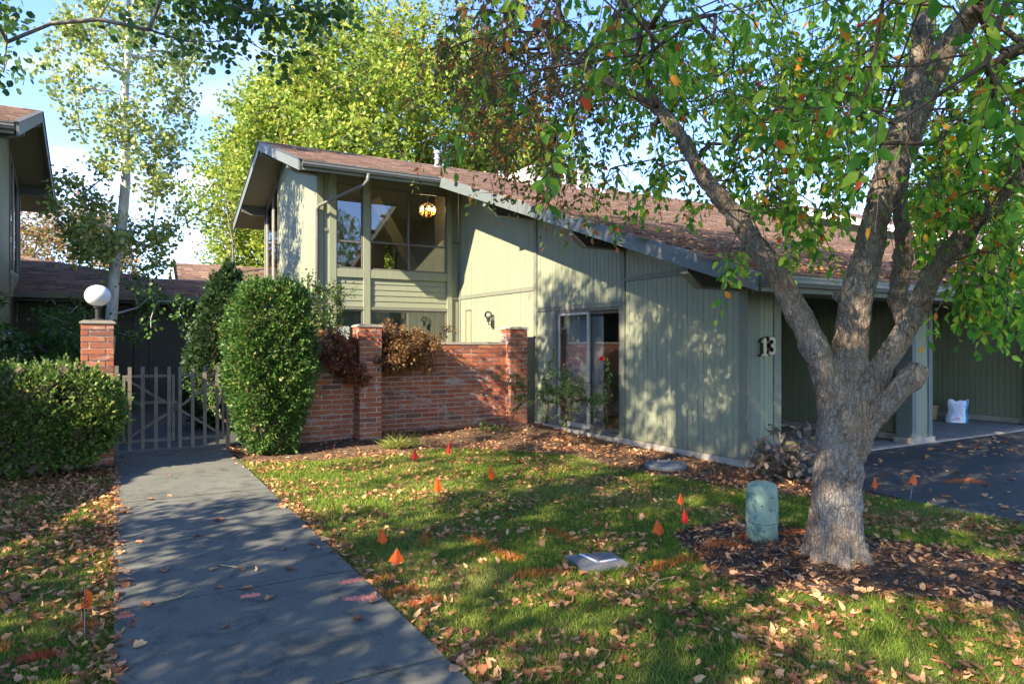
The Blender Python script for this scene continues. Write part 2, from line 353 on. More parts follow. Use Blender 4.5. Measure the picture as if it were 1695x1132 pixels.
M['white_spray'] = paint('white_spray', (.75, .75, .75)); M['tan'] = paint('tan_plastic', (.45, .3, .14), .6)
M['lid'] = paint('concrete_lid_grey', (.17, .175, .16), .9, amount=.3)
M['box_lid'] = paint('box_lid_grey', (.15, .15, .145), .9, grain=(10, 10, 10), amount=.4)

# ---------------------------------------------------------------- leaf and branch machinery
def norm(a): return a/np.maximum(np.linalg.norm(a, axis=-1, keepdims=True), 1e-9)
LEAF_OVAL = (np.array([(0,0,0),(.25,.32,.08),(0,.36,0),(-.25,.32,.08),(.19,.70,.05),(0,.72,-.04),(-.19,.70,.05),(0,1,-.10)], float),
             np.array([(0,1,2,2),(0,2,3,3),(1,4,5,2),(2,5,6,3),(4,7,5,5),(5,7,6,6)]))
LEAF_KITE = (np.array([(0,0,0),(.38,.45,.08),(0,1,-.06),(-.38,.45,.08)], float), np.array([(0,1,2,3)]))
LEAF_ROUND = (np.array([(0,0,0),(.46,.25,.06),(.42,.68,.02),(0,1,-.08),(-.42,.68,.02),(-.46,.25,.06)], float), np.array([(0,1,2,3),(0,3,4,5)]))
LEAF_DRY = (np.array([(0,-.12,.02),(0,.05,0),(.22,.04,.10),(.38,.26,.22),(.30,.48,.16),(.33,.62,.22),(.13,.86,.10),(0,1.08,.20),(-.16,.84,.16),(-.36,.60,.30),(-.30,.44,.20),(-.40,.22,.26),(-.20,.02,.12),(0,.35,.02),(0,.68,.05)], float),
            np.array([(0,1,2,2),(1,2,3,13),(3,4,13,13),(4,5,14,13),(5,6,14,14),(6,7,14,14),(7,8,14,14),(8,9,14,14),(9,10,13,14),(10,11,13,13),(11,12,1,13),(0,12,1,1)]))
LEAF_CURL = (np.array([(0,0,0),(.22,.2,.16),(.20,.55,.30),(.05,1.0,.42),(-.10,.6,.10),(-.28,.25,.05),(0,.3,.0),(.02,.7,.16)], float),
            np.array([(0,1,6,6),(1,2,7,6),(2,3,7,7),(3,4,7,7),(4,5,6,7),(5,0,6,6)]))
LEAF_SPIKE = (np.array([(-.07,0,0),(.07,0,0),(.05,.55,.03),(-.05,.55,.03),(0,1,-.03)], float), np.array([(0,1,2,3),(3,2,4,4)]))
LEAF_SPRAY = (np.array([(0,0,0),(.16,.35,.03),(.34,.62,0),(.10,.68,.02),(0,1.05,0),(-.12,.66,.02),(-.33,.6,0),(-.15,.33,.03)], float),
              np.array([(0,1,3,7),(1,2,3,3),(3,4,5,7),(5,6,7,7)]))
def fix_tris(F):
    "quads with a doubled corner are written as tris"
    out = []
    for f in F:
        g = []
        for i in f:
            if i not in g: g.append(int(i))
        if len(g) == 4: out += [(g[0], g[1], g[2]), (g[0], g[2], g[3])]
        else: out.append(tuple(g))
    return np.array(out)
for nm in ('LEAF_OVAL', 'LEAF_KITE', 'LEAF_ROUND', 'LEAF_DRY', 'LEAF_CURL', 'LEAF_SPIKE', 'LEAF_SPRAY'):
    a, b = globals()[nm]; globals()[nm] = (a, fix_tris(b))
def leaf_mesh(P, D, N, S, tmpl, W=None):
    "P base points, D tip directions, N rough normals, S lengths, W width factor"
    T, F = tmpl; D = norm(D); side = norm(np.cross(D, N)); N2 = np.cross(side, D)
    S = S[:, None, None]; W = 1 if W is None else W[:, None, None]
    V = P[:, None, :]+S*(T[None, :, 0:1]*W*side[:, None, :]+T[None, :, 1:2]*D[:, None, :]+T[None, :, 2:3]*N2[:, None, :])
    n = len(P); k = len(T)
    return V.reshape(-1, 3), (F[None]+(np.arange(n)*k)[:, None, None]).reshape(-1, F.shape[1])
def rdir(n): return norm(rng.normal(size=(n, 3)))

def grow(roots, anchors, step=.35, droop=0.0):
    "join every anchor to the nearest branch node: returns nodes, parents, number of fixed root nodes"
    nodes = [np.array(p, float) for p, _ in roots]; par = [q for _, q in roots]; base = len(nodes)
    A = np.array(anchors); R0 = np.array(nodes)
    order = np.argsort(np.min(np.linalg.norm(A[:, None]-R0[None], axis=2), axis=1))
    arr = np.zeros((len(nodes)+len(A)*14, 3)); arr[:base] = R0; cnt = base; tips = {}
    for ai in order:
        a = A[ai]; d = np.linalg.norm(arr[:cnt]-a, axis=1); j = int(np.argmin(d)); dist = d[j]
        k = max(1, int(dist/step)); k = min(k, 12); p0 = arr[j].copy(); last = j
        bend = rng.normal(size=3)*dist*.06; bend[2] += droop*dist
        for i in range(1, k+1):
            f = i/k; arr[cnt] = p0+(a-p0)*f+bend*math.sin(f*math.pi); par.append(last); last = cnt; cnt += 1
        tips[int(ai)] = last
    return arr[:cnt], par, base, tips
def branch_mesh(nodes, par, base, rmin=.004, power=.42, n=4, rmax=.06):
    cnt = len(nodes); w = np.zeros(cnt)
    for i in range(cnt-1, base-1, -1):
        w[i] += 1
        if par[i] >= base: w[par[i]] += w[i]
    r = np.minimum(rmin*np.maximum(w, 1)**power, rmax); I = np.arange(base, cnt); J = np.array(par)[base:]
    A = nodes[J]; B = nodes[I]; D = norm(B-A); up = np.where(np.abs(D[:, 2:3]) > .9, [[1., 0, 0]], [[0, 0, 1.]])
    a = norm(np.cross(D, up)); b = np.cross(D, a); ra = np.where(J >= base, np.minimum(r[J], r[I]*1.6), r[I]*1.25)
    V = []
    for P, rr in ((A, ra), (B, r[I])):
        for k in range(n):
            t = 2*math.pi*k/n; V.append(P+a*(math.cos(t)*rr)[:, None]+b*(math.sin(t)*rr)[:, None])
    V = np.stack(V, axis=1); m = len(I)
    F = np.array([(k, (k+1) % n, n+(k+1) % n, n+k) for k in range(n)])
    return V.reshape(-1, 3), (F[None]+(np.arange(m)*2*n)[:, None, None]).reshape(-1, 4)
def project(P):
    "depth and photo pixel of points"
    d = P[:, 0]*.5+P[:, 1]*.866; l = P[:, 0]*.866-P[:, 1]*.5
    dd = np.maximum(d, .01); return d, 847.5+1141*l/dd, 566-1141*(P[:, 2]-EYE)/dd
def singles(name, P, D, N, S, tmpl, mat, parent, idx):
    "leaves that are objects of their own: one shared mesh, posed one by one"
    T, F = tmpl; me = mesh_from(name, T.copy(), F, mat); base = wloc(parent) if parent is not None else Vector((0,0,0))
    D = norm(D); side = norm(np.cross(D, N)); N2 = np.cross(side, D)
    for i in idx:
        o = bpy.data.objects.new(name, me); COL.objects.link(o); o.parent = parent
        m = Matrix(((side[i][0], D[i][0], N2[i][0]), (side[i][1], D[i][1], N2[i][1]), (side[i][2], D[i][2], N2[i][2])))
        o.rotation_euler = m.to_euler(); s = float(S[i]); o.scale = (s, s, s); o.location = Vector(P[i])-base
# ---------------------------------------------------------------- ground
def inpoly(x, y, poly):
    x = np.asarray(x, float); y = np.asarray(y, float); c = np.zeros(x.shape, bool); n = len(poly)
    for i in range(n):
        x1, y1 = poly[i]; x2, y2 = poly[(i+1) % n]
        cond = ((y1 > y) != (y2 > y)); xi = (x2-x1)*(y-y1)/((y2-y1) if y2 != y1 else 1e-9)+x1
        c ^= cond & (x < xi)
    return c
def wob(x, y):
    return .5*np.sin(x*2.1+1.3*np.sin(y*1.7))+.3*np.sin(y*3.3+x*1.1+2)+.2*np.sin(x*6.1-y*4.7)
TRUNK = (4.37, 3.04)
def gz(x, y):
    "height of the lawn and beds"
    x = np.asarray(x, float); y = np.asarray(y, float)
    z = .012*wob(x, y)
    r = np.hypot(x-TRUNK[0], y-TRUNK[1]); z = z+.075*np.exp(-(r/.75)**2)
    r2 = np.hypot((x-4.9)/1.3, (y-2.7)/.8); z = z+.03*np.exp(-r2**2)
    z = z+.05*np.clip((y-9.6)/1.2, 0, 1)*np.clip(x-2, 0, 1)
    return z
BED = [(1.47,9.75),(1.68,9.62),(2.34,9.4),(2.98,9.31),(3.51,9.31),(4.5,9.38),(5.12,8.82),(5.52,8.14),(5.56,7.22),(5.64,6.16),(5.87,5.62),(5.85,5.09),(6.1,4.6),(6.5,4.35),(6.95,4.2),(6.95,6.07),(6.93,11.3),(3.7,11.3),(1.47,11.3)]
TREEBED = [(3.95,4.25),(3.72,3.75),(3.5,3.3),(3.5,2.95),(3.72,2.72),(4.05,2.5),(4.4,2.28),(4.75,1.7),(5.4,1.2),(6.0,1.6),(5.75,2.2),(5.45,2.75),(5.38,3.25),(5.15,3.8),(4.75,4.3),(4.35,4.4)]
LBED = [(-9,10.3),(-3,9.95),(-1,9.75),(-.02,9.6),(-.02,10.9),(-3,11),(-9,11)]
PATHW = (0.0, 1.44)
def grid(x0, x1, y0, y1, s, zf, dz=0):
    xs = np.arange(x0, x1+s*.5, s); ys = np.arange(y0, y1+s*.5, s); X, Y = np.meshgrid(xs, ys); Z = zf(X, Y)+dz
    V = np.stack([X, Y, Z], -1).reshape(-1, 3); nx, ny = len(xs), len(ys)
    i = np.arange(nx-1)[None]+np.arange(ny-1)[:, None]*nx; i = i.ravel()
    return V, np.stack([i, i+1, i+nx+1, i+nx], -1)
gb = MB(); gb.box(-400, 400, -400, 400, -.5, -.06)
struct('ground', gb, M['soil'])
V, F = grid(1.44, 6.95, -3, 11.4, .08, gz); struct('lawn', (V, F), M['soil'], smooth=True)
V, F = grid(-10, 0, -3, 11.4, .1, gz); struct('lawn', (V, F), M['soil'], smooth=True)
def sheet(poly, s, dz, name, mat):
    P = np.array(poly); V, F = grid(P[:,0].min(), P[:,0].max(), P[:,1].min(), P[:,1].max(), s, gz, dz)
    c = V[F].mean(1); jit = .05*wob(c[:,0]*3, c[:,1]*3); k = inpoly(c[:,0]+jit, c[:,1]+jit, poly); return struct(name, (V, F[k]), mat, smooth=True)
sheet(BED, .05, .006, 'mulch_bed', M['mulch']); sheet(TREEBED, .04, .008, 'tree_bed', M['earth']); sheet(LBED, .06, .006, 'mulch_bed', M['mulch'])
# courtyard paving behind the gate
b = MB(); b.box(-1.9, 3.66, 11.45, 20.0, -.05, .012); struct('courtyard_floor', b, M['asphalt'])
b = MB(); b.box(3.72, 6.93, 11.7, 14.45, -.05, .02); struct('patio_floor', b, M['concrete'])
# driveway
b = MB(); b.prism([(6.98,6.04),(6.98,4.6),(6.9,4.45),(6.92,4.2),(6.8,3.6),(6.78,3.0),(6.85,2.2),(7.1,1.0),(7.3,-1),(7.3,-12),(30,-12),(30,6.04)], 'z', -.05, .025)
struct('driveway', b, M['asphalt'])
b = MB(); b.box(6.98, 30, 6.045, 9.2, -.05, .045); struct('carport_floor', b, M['pale_concrete'])
# walkway of poured slabs, each one a slab of its own
wk = bpy.data.objects.new('walkway', None); COL.objects.link(wk); wk['kind'] = 'structure'
ys = [-3, -1.4, .1, 1.63, 3.15, 4.65, 6.12, 7.72, 9.2, 10.55, 11.44]
for y0, y1 in zip(ys, ys[1:]):
    b = MB(); j = random.uniform(-.004, .004); x0, x1 = PATHW
    b.v = []; e = .011
    b.prism([(x0, -.05), (x0, .026+j), (x0+.008, .034+j), (x1-.008, .034+j), (x1, .026+j), (x1, -.05)], 'y', y0+e, y1-e)
    obj('paving_slab', b, M['concrete'], wk)
b = MB(); b.box(PATHW[0]+.01, PATHW[1]-.01, -3, 11.4, -.05, -.01); obj('joint_filler', b, M['mulch'], wk)

# ---------------------------------------------------------------- brickwork
_bm = {}
def brick_mesh(l, w, h):
    k = (round(l, 2), round(w, 2), round(h, 3))
    if k not in _bm:
        b = MB(); e = .004; l, w, h = k
        b.prism([(-l/2+e,-w/2),(l/2-e,-w/2),(l/2,-w/2+e),(l/2,w/2-e),(l/2-e,w/2),(-l/2+e,w/2),(-l/2,w/2-e),(-l/2,-w/2+e)], 'z', -h/2, h/2)
        _bm[k] = mesh_from('brick', b.v, b.f, M['brick'])
    return _bm[k]
CH = .0795
def lay(parent, cx, cy, cz, l, w, along='x'):
    o = inst('brick', brick_mesh(l, w, .064), (cx, cy, cz), parent, (random.uniform(-.008, .008), random.uniform(-.006, .006), (0 if along == 'x' else math.pi/2)+random.uniform(-.008, .008)))
    o.location.x += random.uniform(-.0015, .0015); o.location.y += random.uniform(-.003, .003); return o
def pillar(x0, y0, ztop, label):
    W = .37; th = thing('brick_pillar', (x0+W/2, y0+W/2, 0), label, 'brick pillar')
    n = int((ztop-.03)/CH); z = ztop-.045-n*CH
    b = MB(); b.box(x0+.009, x0+W-.009, y0+.009, y0+W-.009, -.05, ztop-.045); obj('mortar_core', b, M['mortar'], th)
    L, w = .274, .083
    for i in range(n+1):
        cz = ztop-.045-CH*(i+.5)
        if cz < -.02: break
        if i % 2 == 0:
            lay(th, x0+L/2, y0+w/2, cz, L, w); lay(th, x0+W-w/2, y0+L/2, cz, L, w, 'y'); lay(th, x0+W-L/2, y0+W-w/2, cz, L, w); lay(th, x0+w/2, y0+W-L/2, cz, L, w, 'y')
        else:
            lay(th, x0+W-L/2, y0+w/2, cz, L, w); lay(th, x0+W-w/2, y0+W-L/2, cz, L, w, 'y'); lay(th, x0+L/2, y0+W-w/2, cz, L, w); lay(th, x0+w/2, y0+L/2, cz, L, w, 'y')
    b = MB(); b.prism([(x0-.015,ztop-.042),(x0+W+.015,ztop-.042),(x0+W+.015,ztop-.02),(x0+W-.03,ztop),(x0+.03,ztop),(x0-.015,ztop-.02)], 'y', y0-.015, y0+W+.015)
    obj('cap', b, M['pale_concrete'], th); return th
def wall_run(x0, x1, y0, ztop, label, T=.2):
    th = thing('brick_wall', ((x0+x1)/2, y0+T/2, 0), label, 'brick wall')
    b = MB(); b.box(x0, x1, y0+.009, y0+T-.005, -.05, ztop-.045); obj('mortar_core', b, M['mortar'], th)
    L = .301; P = .316; i = 0
    while True:
        cz = ztop-.045-CH*(i+.5)
        if cz < -.02: break
        x = x0-(0 if i % 2 else P/2)
        while x < x1-.02:
            a = max(x, x0); c = min(x+L, x1)
            if c-a > .03: lay(th, (a+c)/2, y0+.045, cz, c-a, .09)
            x += P
        i += 1
    b = MB(); b.box(x0, x1, y0-.012, y0+T+.012, ztop-.042, ztop); obj('cap', b, M['pale_concrete'], th); return th
pillar(3.34, 10.58, 1.88, 'tall brick pillar rising between the low and high brick garden walls')
pillar(6.33, 11.02, 1.88, 'brick pillar at the end of the wall against the sage siding')
pillar(-.37, 10.35, 1.88, 'sunlit brick pillar carrying the white globe lamp beside the gate')
wall_run(3.71, 6.70, 11.2, 1.6, 'high brick garden wall in front of the patio with lime stains')
wall_run(1.72, 3.34, 10.85, 1.29, 'lower brick garden wall running behind the tall clipped evergreen')
wall_run(-3.6, -.37, 10.5, .95, 'low brick garden wall hidden behind the boxy hedge')

# ---------------------------------------------------------------- the two townhouses (mirror twins)
def soff(y): return 4.93+.328*(y-13.3) if y <= 17.4 else 4.93+.328*(21.5-y)
def top(y): return soff(y)+.12
MIR = [False]
_obj0 = obj; _inst0 = inst
def obj(name, mb, mat, parent=None, **k):
    if MIR[0] and isinstance(mb, MB):
        m2 = MB(); m2.v = [(1.72-x, y, z) for x, y, z in mb.v]; m2.f = [tuple(reversed(f)) for f in mb.f]; mb = m2
    return _obj0(name, mb, mat, parent, **k)
def board_yz(parent, X0, X1, y0, y1, z0, zt, pitch=.104, name='siding_board', gap=.006, mat=None):
    "vertical boards on a wall of constant x; zt(y) is the upper edge"
    n = max(1, round((y1-y0)/pitch)); p = (y1-y0)/n
    for i in range(n):
        a = y0+i*p+gap/2; c = y0+(i+1)*p-gap/2; b = MB(); j = random.uniform(-.0015, .0015)
        b.prism([(a, z0), (c, z0), (c, zt(c)), (a, zt(a))], 'x', X0+j, X1); obj(name, b, mat or M['siding'], parent)
def board_xz(parent, Y0, Y1, x0, x1, z0, z1, pitch=.104, gap=.006, mat=None):
    n = max(1, round((x1-x0)/pitch)); p = (x1-x0)/n
    for i in range(n):
        b = MB(); b.box(x0+i*p+gap/2, x0+(i+1)*p-gap/2, Y0+random.uniform(-.0015, .0015), Y1, z0, z1); obj('siding_board', b, mat or M['siding'], parent)
def plank_xz(parent, Y0, Y1, x0, x1, z0, z1, n):
    p = (z1-z0)/n
    for i in range(n):
        b = MB(); z = z0+i*p
        b.prism([(Y0, z+.004), (Y0+.012, z+p-.001), (Y1, z+p-.001), (Y1, z+.004)], 'x', x0, x1); obj('plank', b, M['siding'], parent)
def shingles(roof, x0, x1, ya, yb, up, clip=None, single=0):
    "tabs in courses from eave (ya) to ridge (yb); the largest are single objects"
    ex, tw = .14, .30; s = .328; L = math.hypot(1, s); ny = int(abs(yb-ya)*L/ex)+1; sg = 1 if yb > ya else -1
    tabs = []
    for i in range(ny):
        y = ya+sg*i*ex/L; x = x0-random.uniform(0, tw)
        while x < x1:
            w = random.choice((.22, .27, .30, .34)); a = max(x, x0); c = min(x+w-.012, x1); x += w
            if c-a < .03: continue
            if clip and not clip((a+c)/2, y): continue
            tabs.append((a, c, y))
    d = [(-(1/max(1, (a*.5+y*.866)))) for a, c, y in tabs]; order = sorted(range(len(tabs)), key=lambda k: d[k]); keep = set(order[:single])
    def tab(a, c, y):
        l = .155/L; y2 = y+sg*l; z1 = up(y)+.004; z2 = up(y2)-.006 if (y2-17.4)*sg < 0 else up(y2)-.006
        t = random.uniform(.016, .030); rr = random.uniform(-.01, .01)
        return [(a,y+rr,z1),(c,y+rr,z1),(c,y2,z2),(a,y2,z2),(a,y+rr,z1+t),(c,y+rr,z1+t),(c,y2,z2+.004),(a,y2,z2+.004)]
    fs = [(4,5,6,7),(0,1,5,4),(1,2,6,5),(3,0,4,7)]
    st = MB()
    for k, (a, c, y) in enumerate(tabs):
        v = tab(a, c, y)
        if k in keep: b = MB(); b.add(v, fs); obj('shingle', b, M['shingle'], roof)
        else: st.add(v, fs)
    obj('shingle_field', st, M['shingle'], roof, kind='stuff')
def window(parent, x0, x1, z0, z1, Y, mull=(), rails=(), fw=.035, glass='glass', frame='frame', axis='y', curtain=None):
    "frame, bars and a pane for each light; Y is the outer face"
    f = MB()
    def bx(m, a0, a1, c0, c1, d0, d1):
        if axis == 'y': m.box(a0, a1, Y+d0, Y+d1, c0, c1)
        else: m.box(Y+d0, Y+d1, a0, a1, c0, c1)
    fr = obj_holder('window', parent)
    bx(f, x0, x1, z0, z0+fw, 0, .06); bx(f, x0, x1, z1-fw, z1, 0, .06); bx(f, x0, x0+fw, z0+fw, z1-fw, 0, .06); bx(f, x1-fw, x1, z0+fw, z1-fw, 0, .06)
    obj('frame', f, M[frame], fr)
    xs = [x0+fw]+list(mull)+[x1-fw]; zs = [z0+fw]+list(rails)+[z1-fw]
    for m in mull: b = MB(); bx(b, m-fw/2, m+fw/2, z0+fw, z1-fw, .004, .056); obj('mullion', b, M[frame], fr)
    for r in rails:
        for a, c in zip(xs, xs[1:]): b = MB(); bx(b, a+(fw/2 if a != xs[0] else 0), c-(fw/2 if c != xs[-1] else 0), r-fw/2, r+fw/2, .006, .054); obj('rail', b, M[frame], fr)
    for a, c in zip(xs, xs[1:]):
        for e, g in zip(zs, zs[1:]): b = MB(); bx(b, a, c, e, g, .028, .034); obj('pane', b, M[glass], fr)
    if curtain:
        for c0, c1 in curtain:
            b = MB(); n = int((c1-c0)/.03); 
            for i in range(n):
                q = c0+(c1-c0)*i/n; w = (c1-c0)/n; o = .02*math.sin(i*1.3)
                bx(b, q, q+w*.98, z0, z1, .14+o, .15+o)
            obj('curtain', b, M['curtain'], fr)
    return fr
def obj_holder(name, parent):
    o = bpy.data.objects.new(name, None); COL.objects.link(o); o.parent = parent; o.empty_display_size = .1; return o

def build_house(root, full):
    XB, XG = 5.93, 3.05                    # barge planes
    # roof: one slab per plane, shingles on top
    roof = obj_holder('roof', root)
    b = MB(); X2 = 30 if full else 16
    b.prism([(5.05, soff(5.05)), (5.05, top(5.05)), (13.3, top(13.3)), (13.3, soff(13.3))], 'x', XB, X2)
    b.prism([(13.3, soff(13.3)), (13.3, top(13.3)), (17.4, top(17.4)), (21.5, top(21.5)), (21.5, soff(21.5)), (17.4, soff(17.4))], 'x', XG, X2)
    obj('roof_deck', b, M['soffit'], roof)
    shingles(roof, XG+.0, X2, 21.52, 17.4, top)
    shingles(roof, XG-.01, X2, 5.03, 17.42, top, clip=lambda x, y: y > 13.28 or x > XB-.01, single=290 if full else 0)
    b = MB()
    x = XG-.01
    while x < X2:
        w = .3; b.add([(x,17.28,top(17.28)+.03),(x+w,17.28,top(17.28)+.03),(x+w,17.4,top(17.4)+.03+.01),(x,17.4,top(17.4)+.04),(x,17.52,top(17.52)+.03),(x+w,17.52,top(17.52)+.03)], [(0,1,2,3),(3,2,5,4)]); x += w*.95
    obj('ridge_cap', b, M['shingle'], roof)
    # barge boards
    def barge(x, ya, yb, h=.20):
        b = MB(); b.prism([(ya, top(ya)-h), (yb, top(yb)-h), (yb, top(yb)+.012), (ya, top(ya)+.012)], 'x', x-.035, x); obj('barge_board', b, M['barge'], root)
    barge(XB, 5.03, 13.3, .195); barge(XG, 13.28, 17.4, .20); barge(XG, 17.401, 21.52, .20)
    b = MB(); b.prism([(5.0, top(5.0)-.005), (5.0, top(5.0)+.02), (17.4, top(17.4)+.02), (17.4, top(17.4)-.005)], 'x', XB-.06, XB-.0351)
    b = MB(); b.prism([(13.25, top(13.25)+.013), (13.25, top(13.25)+.03), (17.4, top(17.4)+.03), (21.5, top(21.5)+.03), (21.5, top(21.5)+.013), (17.4, top(17.4)+.013)], 'x', XG-.055, XG+.05)
    obj('drip_edge', b, M['dark_trim'], root)
    # soffit boards seen under the overhangs
    # eave gutters and fascia
    def gutter(x0, x1, y, z):
        b = MB(); b.prism([(y, z-.105), (y-.07, z-.105), (y-.095, z-.06), (y-.095, z-.012), (y-.105, z-.012), (y-.105, z), (y-.08, z), (y-.08, z-.09), (y, z-.09)], 'x', x0, x1); obj('gutter', b, M['gutter'], root)
        b = MB(); b.box(x0+.01, x1, y+.001, y+.03, z-.16, z+.03); obj('fascia', b, M['trim'], root)
    gutter(XG+.02, XB-.04, 13.27, 5.02); gutter(XB+.02, X2, 5.02, 2.30)
    # brackets under the barge boards
    def bracket(xb, y, xw, w=.1, drop=.30):
        zs = soff(y)-.005; b = MB()
        b.prism([(xb+.002, zs), (xw, zs), (xw, zs-drop), (xb+.24, zs-drop), (xb+.002, zs-.13)], 'y', y-w/2, y+w/2); obj('bracket', b, M['dark_trim'], root)
        b = MB(); b.prism([(xb-.001, zs-.13), (xb+.24, zs-drop), (xw, zs-drop), (xw, zs-drop-.022), (xb+.23, zs-drop-.022), (xb-.001, zs-.155)], 'y', y-w/2-.012, y+w/2+.012); obj('bracket_edge', b, M['trim'], root)
    for y in (6.13, 8.5, 11.3): bracket(XB, y, 6.94)
    for y in (14.45, 17.3, 20.2): bracket(XG, y, 3.68, .09, .22)
    # long wall facing the walkway: studs behind, boards and trim in front
    X = 6.96
    wl_ = obj_holder('wall', root)
    b = MB()
    b.prism([(6.07, .0), (8.55, .0), (8.55, soff(8.55)), (6.07, soff(6.07))], 'x', X+.008, X+.12)
    b.prism([(8.55, 2.17), (10.47, 2.17), (10.47, soff(10.47)), (8.55, soff(8.55))], 'x', X+.008, X+.12)
    b.prism([(10.47, .0), (14.5, .0), (14.5, soff(14.5)), (10.47, soff(10.47))], 'x', X+.008, X+.12)
    obj('wall_core', b, M['dark_siding'], wl_)
    e = -.012
    board_yz(wl_, X+e, X+.009, 6.20, 8.47, .10, lambda y: 2.54)
    board_yz(wl_, X+e, X+.009, 6.20, 8.47, 2.62, lambda y: soff(y)-.002)
    board_yz(wl_, X+e, X+.009, 8.59, 11.07, 2.245, lambda y: soff(y)-.002)
    board_yz(wl_, X+e, X+.009, 10.53, 11.07, .10, lambda y: 2.16)
    board_yz(wl_, X+e, X+.009, 11.19, 14.47, 2.66, lambda y: soff(y)-.002, .104)
    board_yz(wl_, X+e, X+.009, 11.19, 13.86, .10, lambda y: 2.575, .104); board_yz(wl_, X+e, X+.009, 14.16, 14.47, .10, lambda y: 2.575); board_yz(wl_, X+e, X+.009, 13.865, 14.155, 2.33, lambda y: 2.575)
    def trim(y0, y1, z0, z1, o=-.03, mat='trim'):
        b = MB(); b.prism([(y0, z0), (y1, z0), (y1, z1 if not callable(z1) else z1(y1)), (y0, z1 if not callable(z1) else z1(y0))], 'x', X+o, X+.01); obj('trim_board', b, M[mat], wl_)
    trim(6.045, 6.195, .05, lambda y: soff(y)-.001, -.034); trim(8.475, 8.585, .05, lambda y: soff(y)-.001, -.034); trim(11.075, 11.185, .0, lambda y: soff(y)-.001, -.034)
    trim(6.197, 8.473, 2.545, 2.615); trim(8.587, 11.073, 2.165, 2.24); trim(10.43, 10.525, .1, 2.163); trim(11.187, 14.46, 2.58, 2.655); trim(14.40, 14.47, .05, lambda y: soff(y)-.001, -.036)
    if full:
        b = MB(); b.box(X-.014, X+.006, 13.87, 13.90, .6, 2.325); b.box(X-.014, X+.006, 14.12, 14.15, .6, 2.325); b.box(X-.014, X+.006, 13.9, 14.12, 2.295, 2.325)
        w = obj('side_light', b, M['frame'], root); b = MB(); b.box(X-.004, X+.004, 13.9, 14.12, .6, 2.295); obj('pane', b, M['tan'], w)
    b = MB(); b.box(X-.05, X+.12, 6.04, 8.56, -.05, .095); b.box(X-.05, X+.12, 10.44, 14.5, -.05, .095); obj('foundation', b, M['pale_concrete'], root)
    b = MB(); b.box(X-.07, X+.12, 8.56, 10.44, -.05, .085); obj('door_sill', b, M['pale_concrete'], root)
    # sliding door
    dr = obj_holder('sliding_door', root)
    b = MB(); b.box(X-.02, X+.09, 8.588, 8.63, .09, 2.163); b.box(X-.02, X+.09, 10.385, 10.428, .09, 2.163); b.box(X-.02, X+.09, 8.63, 10.385, 2.12, 2.163); b.box(X-.02, X+.09, 8.63, 10.385, .09, .125)
    obj('frame', b, M['frame'], dr)
    for k, (a, c, o) in enumerate(((9.46, 10.383, 0), (8.632, 9.52, .045))):
        lf = obj_holder('door_leaf', dr); b = MB(); q = .05
        b.box(X+o, X+o+.035, a, a+q, .127, 2.118); b.box(X+o, X+o+.035, c-q, c, .127, 2.118); b.box(X+o, X+o+.035, a+q, c-q, .127, .2); b.box(X+o, X+o+.035, a+q, c-q, 2.07, 2.118)
        # fourth level is not allowed, so the leaf's stiles and pane stay sub-parts of the door
        lf.name = 'door_leaf'; bpy.data.objects.remove(lf)
        obj('door_leaf', b, M['frame'] if k else M['frame_light'], dr); b = MB(); b.box(X+o+.012, X+o+.02, a+q, c-q, .2, 2.07); obj('pane', b, M['door_glass'], dr)
    b = MB()
    for i in range(13): b.box(X+.14, X+.15, 10.34-i*.085-.083, 10.34-i*.085, .12, 2.1)
    obj('vertical_blind', b, M['curtain'], dr)
    # dark rooms behind the glass
    b = MB(); b.box(7.5, 7.55, 8.4, 8.95, 0, 2.5); b.box(7.55, 11, 8.95, 9.0, 0, 2.5); b.box(11, 11.05, 9, 14.4, 0, 2.5); b.box(X+.12, 11, 8.4, 14.4, 2.45, 2.5); b.box(X+.12, 11, 8.56, 14.4, .0, .08); b.box(X+.12, 11, 11.0, 11.05, .08, 2.45)
    obj('ground_floor_room', b, M['inner'], root)
    # projecting window wall, Y = 14.5
    Y = 14.5; ww = obj_holder('window_wall', root)
    def wb(x0, x1, z0, z1, o=-.03, mat='trim', name='trim_board'):
        b = MB(); b.box(x0, x1, Y+o, Y+.08, z0, z1); obj(name, b, M[mat], ww)
    zt = soff(14.47)-.002
    wb(3.66, 3.80, .0, zt, -.02, 'siding', 'corner_board'); wb(3.80, 3.92, .0, zt, .012, 'siding', 'wall_panel'); wb(3.92, 4.07, .0, zt, -.03, 'siding', 'post')
    wb(3.80, 3.92, 3.93, 3.99, -.015); wb(3.80, 3.92, 2.66, 2.72, -.015)
    wb(4.66, 4.81, .0, zt, -.03, 'siding', 'post'); wb(6.64, 6.76, .0, zt, -.03, 'siding', 'post'); wb(6.76, 6.93, .0, zt, .012, 'siding', 'wall_panel')
    wb(6.76, 6.93, 2.58, 2.64, -.015); wb(6.76, 6.93, 3.86, 3.92, -.015)
    for a, c in ((4.07, 4.66), (4.81, 6.64)):
        wb(a, c, 4.975, zt, -.01); wb(a, c, 2.985, 3.165, -.022, 'siding', 'band'); wb(a, c, 2.30, 2.36, -.02); wb(a, c, 2.36, 2.985, .03, 'dark_siding', 'panel_back'); plank_xz(ww, Y+.012, Y+.03, a+.002, c-.002, 2.362, 2.98, 5)
        wb(a, c, 0, .35, .0, 'siding', 'wall_panel')
